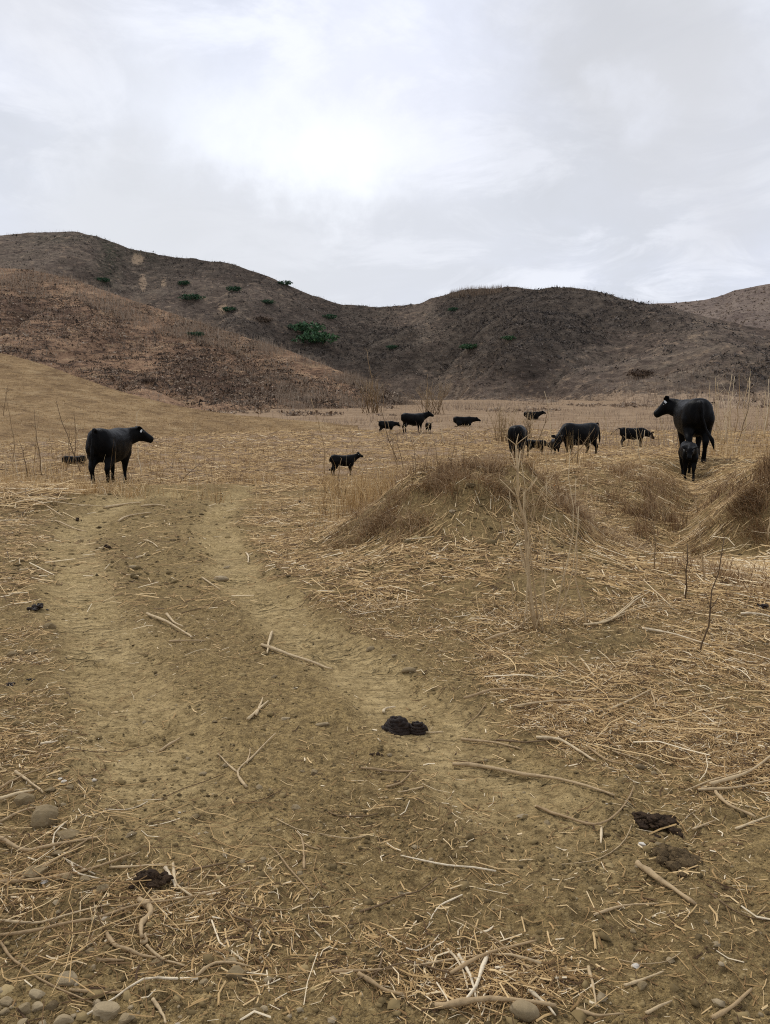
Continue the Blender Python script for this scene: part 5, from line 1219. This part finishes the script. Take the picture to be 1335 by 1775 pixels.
def weed(base, top, tint, label, group=None, name='dry_weed', wpx=1.8, twigs=6, spread=.25, parts=False, extra=(), Y=None, curve=.06):
    b = at(*base) if Y is None else None
    if group: label = weed_label(base, top, tint, twigs, label)
    if b is None:
        b = at_d(base[0], base[1], Y); b.z = float(H(b.x, b.y, False))
    d = px_dir(*top); t = b.y / d[1]; tp = Vector((d[0] * t, b.y + random.uniform(-.08, .08), CAM_H + d[2] * t))
    if tp.z < b.z + .05: tp.z = b.z + .05
    r = wpx / FPX * b.y / 2; ln = (tp - b).length
    root = None
    if parts:
        root = link(bpy.data.objects.new(name, None)); root.location = b; root.empty_display_size = .1; tag(root, label, 'dry plant', group)
    mb = MB(); O = b
    def stem(p0, p1, r0, r1, k=7, cv=curve):
        off = Vector((random.uniform(-1, 1), random.uniform(-1, 1), 0)) * cv * (p1 - p0).length
        pts = []
        for i in range(k + 1):
            f = i / k; w = Vector((random.gauss(0, 1), random.gauss(0, 1), 0)) * (p1 - p0).length * .009 * (0 < i < k)
            pts.append(p0.lerp(p1, f) + off * math.sin(math.pi * f) + w)
        return pts, [r0 + (r1 - r0) * i / k for i in range(k + 1)]
    low = b - Vector((0, 0, .04))
    pts, ra = stem(low, tp, r, r * .4)
    def emit(pts, ra, nm, n=5):
        if parts:
            m2 = MB(); m2.tube([p - O for p in pts], ra, n, min(max(tint + random.uniform(-.1, .1), 0), 1)); m2.build(nm, M_WOOD, root)
        else: mb.tube([p - O for p in pts], ra, n, min(max(tint + random.uniform(-.1, .1), 0), 1))
    emit(pts, ra, 'stem', 6)
    for (bu, bv, tu, tv, w) in extra:
        b2 = at_d(bu, bv, b.y + random.uniform(-.12, .12)); b2.z = float(H(b2.x, b2.y, False)) - .03
        d2 = px_dir(tu, tv); t2 = b2.y / d2[1]; q = Vector((d2[0] * t2, b2.y + random.uniform(-.1, .1), CAM_H + d2[2] * t2))
        p2, r2 = stem(b2, q, w / FPX * b.y / 2, w / FPX * b.y / 5); emit(p2, r2, 'stem', 5)
        for _ in range(2):
            i = random.randint(3, len(p2) - 2); a = random.uniform(0, 6.28); l = ln * random.uniform(.08, .2)
            p3, r3 = stem(p2[i], p2[i] + Vector((math.cos(a) * l * .7, math.sin(a) * l * .4, l)), r2[i] * .6, r2[i] * .25, 3); emit(p3, r3, 'twig', 4)
    for j in range(twigs):
        i = random.randint(2, len(pts) - 1); f = i / len(pts); a = random.uniform(0, 6.28); l = ln * random.uniform(.10, .26) * (1.15 - f * .6)
        e = pts[i] + Vector((math.cos(a) * l * spread * 3, math.sin(a) * l * spread * 2, l * random.uniform(.5, 1)))
        p3, r3 = stem(pts[i], e, ra[i] * .62, ra[i] * .25, 3); emit(p3, r3, 'twig', 4)
    if not parts:
        root = mb.build(name, M_WOOD); root.location = O; tag(root, label, 'dry plant', group)
    return root

# the tall bush in front of the mound and the dark stalk beside it
weed((932,1092), (896,772), .66, 'tall dry bush of several pale and dark stems standing in front of the mound', name='dry_bush', wpx=9, twigs=16, parts=True, extra=[
 (926,1090,905,850,4), (938,1088,928,800,3.5), (905,1060,903,800,3), (948,1090,985,778,3), (955,1085,962,900,2.8), (972,1095,958,880,2.2), (940,1085,945,830,2.2), (918,1085,880,850,2.2), (925,1080,945,940,2.8), (960,1095,1000,830,2.2), (910,1080,870,900,2.2)])
weed((1211,1140), (1252,930), .12, 'single dark bare stalk standing at the foot of the gully', wpx=3.6, twigs=4, spread=.15, parts=True, curve=.03)
weed((1016,1085), (1004,878), .72, 'slim pale upright stalk right of the tall bush', wpx=4, twigs=1, parts=True, curve=.04)
weed((1135,990), (1130,875), .3, 'thin brown stalk in the gully mouth', wpx=3, twigs=5, parts=True)
weed((1190,1040), (1186,940), .2, 'dark twiggy weed low in the gully right of the thin brown stalk', wpx=3.5, twigs=9, spread=.4, parts=True)
weed((1222,1010), (1214,895), .5, 'grey-tan stalk behind the single dark one', wpx=4, twigs=3, parts=True)
weed((1331,935), (1336,880), .75, 'pale stalk at the right picture edge on the bank', wpx=3.5, twigs=2, parts=True)
weed((1222,870), (1290,800), .62, 'pale stalk leaning over the right bank', wpx=3, twigs=3, parts=True)
L_ = [((49,830),(31,762),.25),((73,827),(59,709),.28),((143,824),(96,695),.15),((127,798),(127,715),.3),((161,819),(132,735),.8),((10,827),(0,768),.75),((245,821),(238,715),.85),((343,824),(339,732),.82),((25,815),(8,680),.5),((100,815),(84,742),.55),((112,822),(121,745),.4),((6,760),(14,668),.3),((60,800),(66,720),.55),((300,815),(306,770),.6),((262,828),(258,785),.5),((90,830),(86,800),.8),((32,830),(24,790),.8),((205,800),(228,742),.6),((310,835),(345,805),.2),((432,815),(437,742),.62)]
for i, (b, t, c) in enumerate(L_): weed(b, t, c, 'thin ' + ('dark' if c < .35 else 'pale' if c > .58 else 'greyish') + ' weed stalk standing in the field around the left cow', 'weed stalks around the left cow', wpx=1.8, twigs=3)
C_ = [((563,822),(539,690),.45),((690,800),(656,678),.3),((690,815),(672,730),.5),((640,830),(622,745),.62),((655,825),(668,760),.6),((668,838),(640,770),.65),((700,828),(686,760),.4),((720,830),(716,770),.25),((735,822),(748,770),.25),((760,815),(752,765),.3),((775,818),(790,765),.45),((800,815),(806,775),.3),((830,822),(822,790),.3),((742,780),(744,730),.75),((604,815),(612,760),.6),((628,818),(606,742),.55),((585,840),(592,795),.35),((820,770),(812,735),.7),((770,770),(765,735),.72),((712,775),(738,742),.75),((724,770),(700,738),.75)]
for i, (b, t, c) in enumerate(C_): weed(b, t, c, ('dark' if c < .36 else 'pale') + ' weed stalk standing behind the mound near the lone calf', 'weed stalks behind the mound', wpx=1.8, twigs=4)
Rr = [((955,771),(944,678),.82),((1248,765),(1240,655),.82),((1255,768),(1270,648),.85),((1290,765),(1300,655),.8),((1277,770),(1300,686),.2),((1262,768),(1252,690),.8),((1310,765),(1318,700),.75),((1235,770),(1228,720),.7),((1325,760),(1328,680),.7),((1160,770),(1138,700),.7),((1175,768),(1180,735),.6),((1110,800),(1104,740),.8),((1085,790),(1084,735),.75),((1116,790),(1117,745),.8),((1000,805),(1005,760),.3),((985,800),(1030,742),.3),((905,815),(912,765),.4),((865,770),(868,705),.4),((925,778),(950,700),.3),((1050,770),(1045,712),.75),((1200,760),(1198,700),.6),((950,820),(942,740),.6)]
for i, (b, t, c) in enumerate(Rr): weed(b, t, c, ('dark' if c < .36 else 'pale') + ' bare weed stalk standing among the grazing cattle at the right', 'weed stalks among the cattle at the right', wpx=1.9, twigs=4)
for i in range(14):
    u = random.uniform(1225, 1330); v = random.uniform(745, 775); weed((u, v), (u + random.uniform(-14, 14), v - random.uniform(50, 110)), random.uniform(.6, .85), 'tall pale bare stalk in the thicket behind the large right cow', 'stalk thicket behind the large right cow', wpx=1.8, twigs=3)
def bare_shrub(u, v, wpx, hpx, n, tint, label, Y):
    b = at_d(u, v, Y); b.z = float(H(b.x, b.y, False)); root = link(bpy.data.objects.new('bare_shrub', None)); root.location = b; root.empty_display_size = .1; tag(root, label, 'shrub')
    s = Y / FPX
    for i in range(n):
        a = random.uniform(0, 6.28); l = hpx * s * random.uniform(.6, 1.1); sp = wpx * s * .5 * random.uniform(.1, 1)
        x0 = random.gauss(0, wpx * s * .12); e = Vector((x0 + math.cos(a) * sp, math.sin(a) * sp * .6, l)); m1 = Vector((x0 + math.cos(a) * sp * .35, math.sin(a) * sp * .2, l * .5)) + Vector((random.gauss(0, .04), random.gauss(0, .04), 0))
        mb = MB(); r = .42 * s
        mb.tube([(x0, 0, -.05), m1, e], [r, r * .8, r * .4], 4, min(1, max(0, tint + random.gauss(0, .1))))
        for _ in range(4):
            f = random.uniform(.3, .9); p = Vector((x0, 0, 0)).lerp(m1, f * 2) if f < .5 else m1.lerp(e, f * 2 - 1); q = p + Vector((random.gauss(0, .3), random.gauss(0, .2), random.uniform(.3, .9))) * l * .3
            mb.tube([p, q], [r * .6, r * .3], 4, min(1, max(0, tint + random.gauss(0, .12))))
        mb.build('stem', M_WOOD, root)
bare_shrub(872, 768, 80, 62, 34, .55, 'wide pale bare shrub left of the cow seen from behind', 44)
bare_shrub(915, 760, 46, 46, 18, .45, 'small bare shrub right of the wide pale one', 48)
bare_shrub(752, 722, 90, 52, 34, .38, 'grey bare thicket at the valley mouth behind the far cows', 88)
bare_shrub(645, 722, 90, 56, 30, .38, 'grey-brown bare thicket left of the valley mouth', 90)
bare_shrub(1190, 760, 60, 48, 22, .55, 'thin bare shrub right behind the large right cow', 30)
weed((741,724), (741,648), .35, 'lone tall grey pole-like stem rising above the far cows', wpx=1.8, twigs=2, spread=.08, curve=.01, Y=84)
weed((655,700), (637,610), .35, 'lone bare sapling at the left of the valley mouth', wpx=1.8, twigs=8, spread=.25, curve=.03, Y=92)
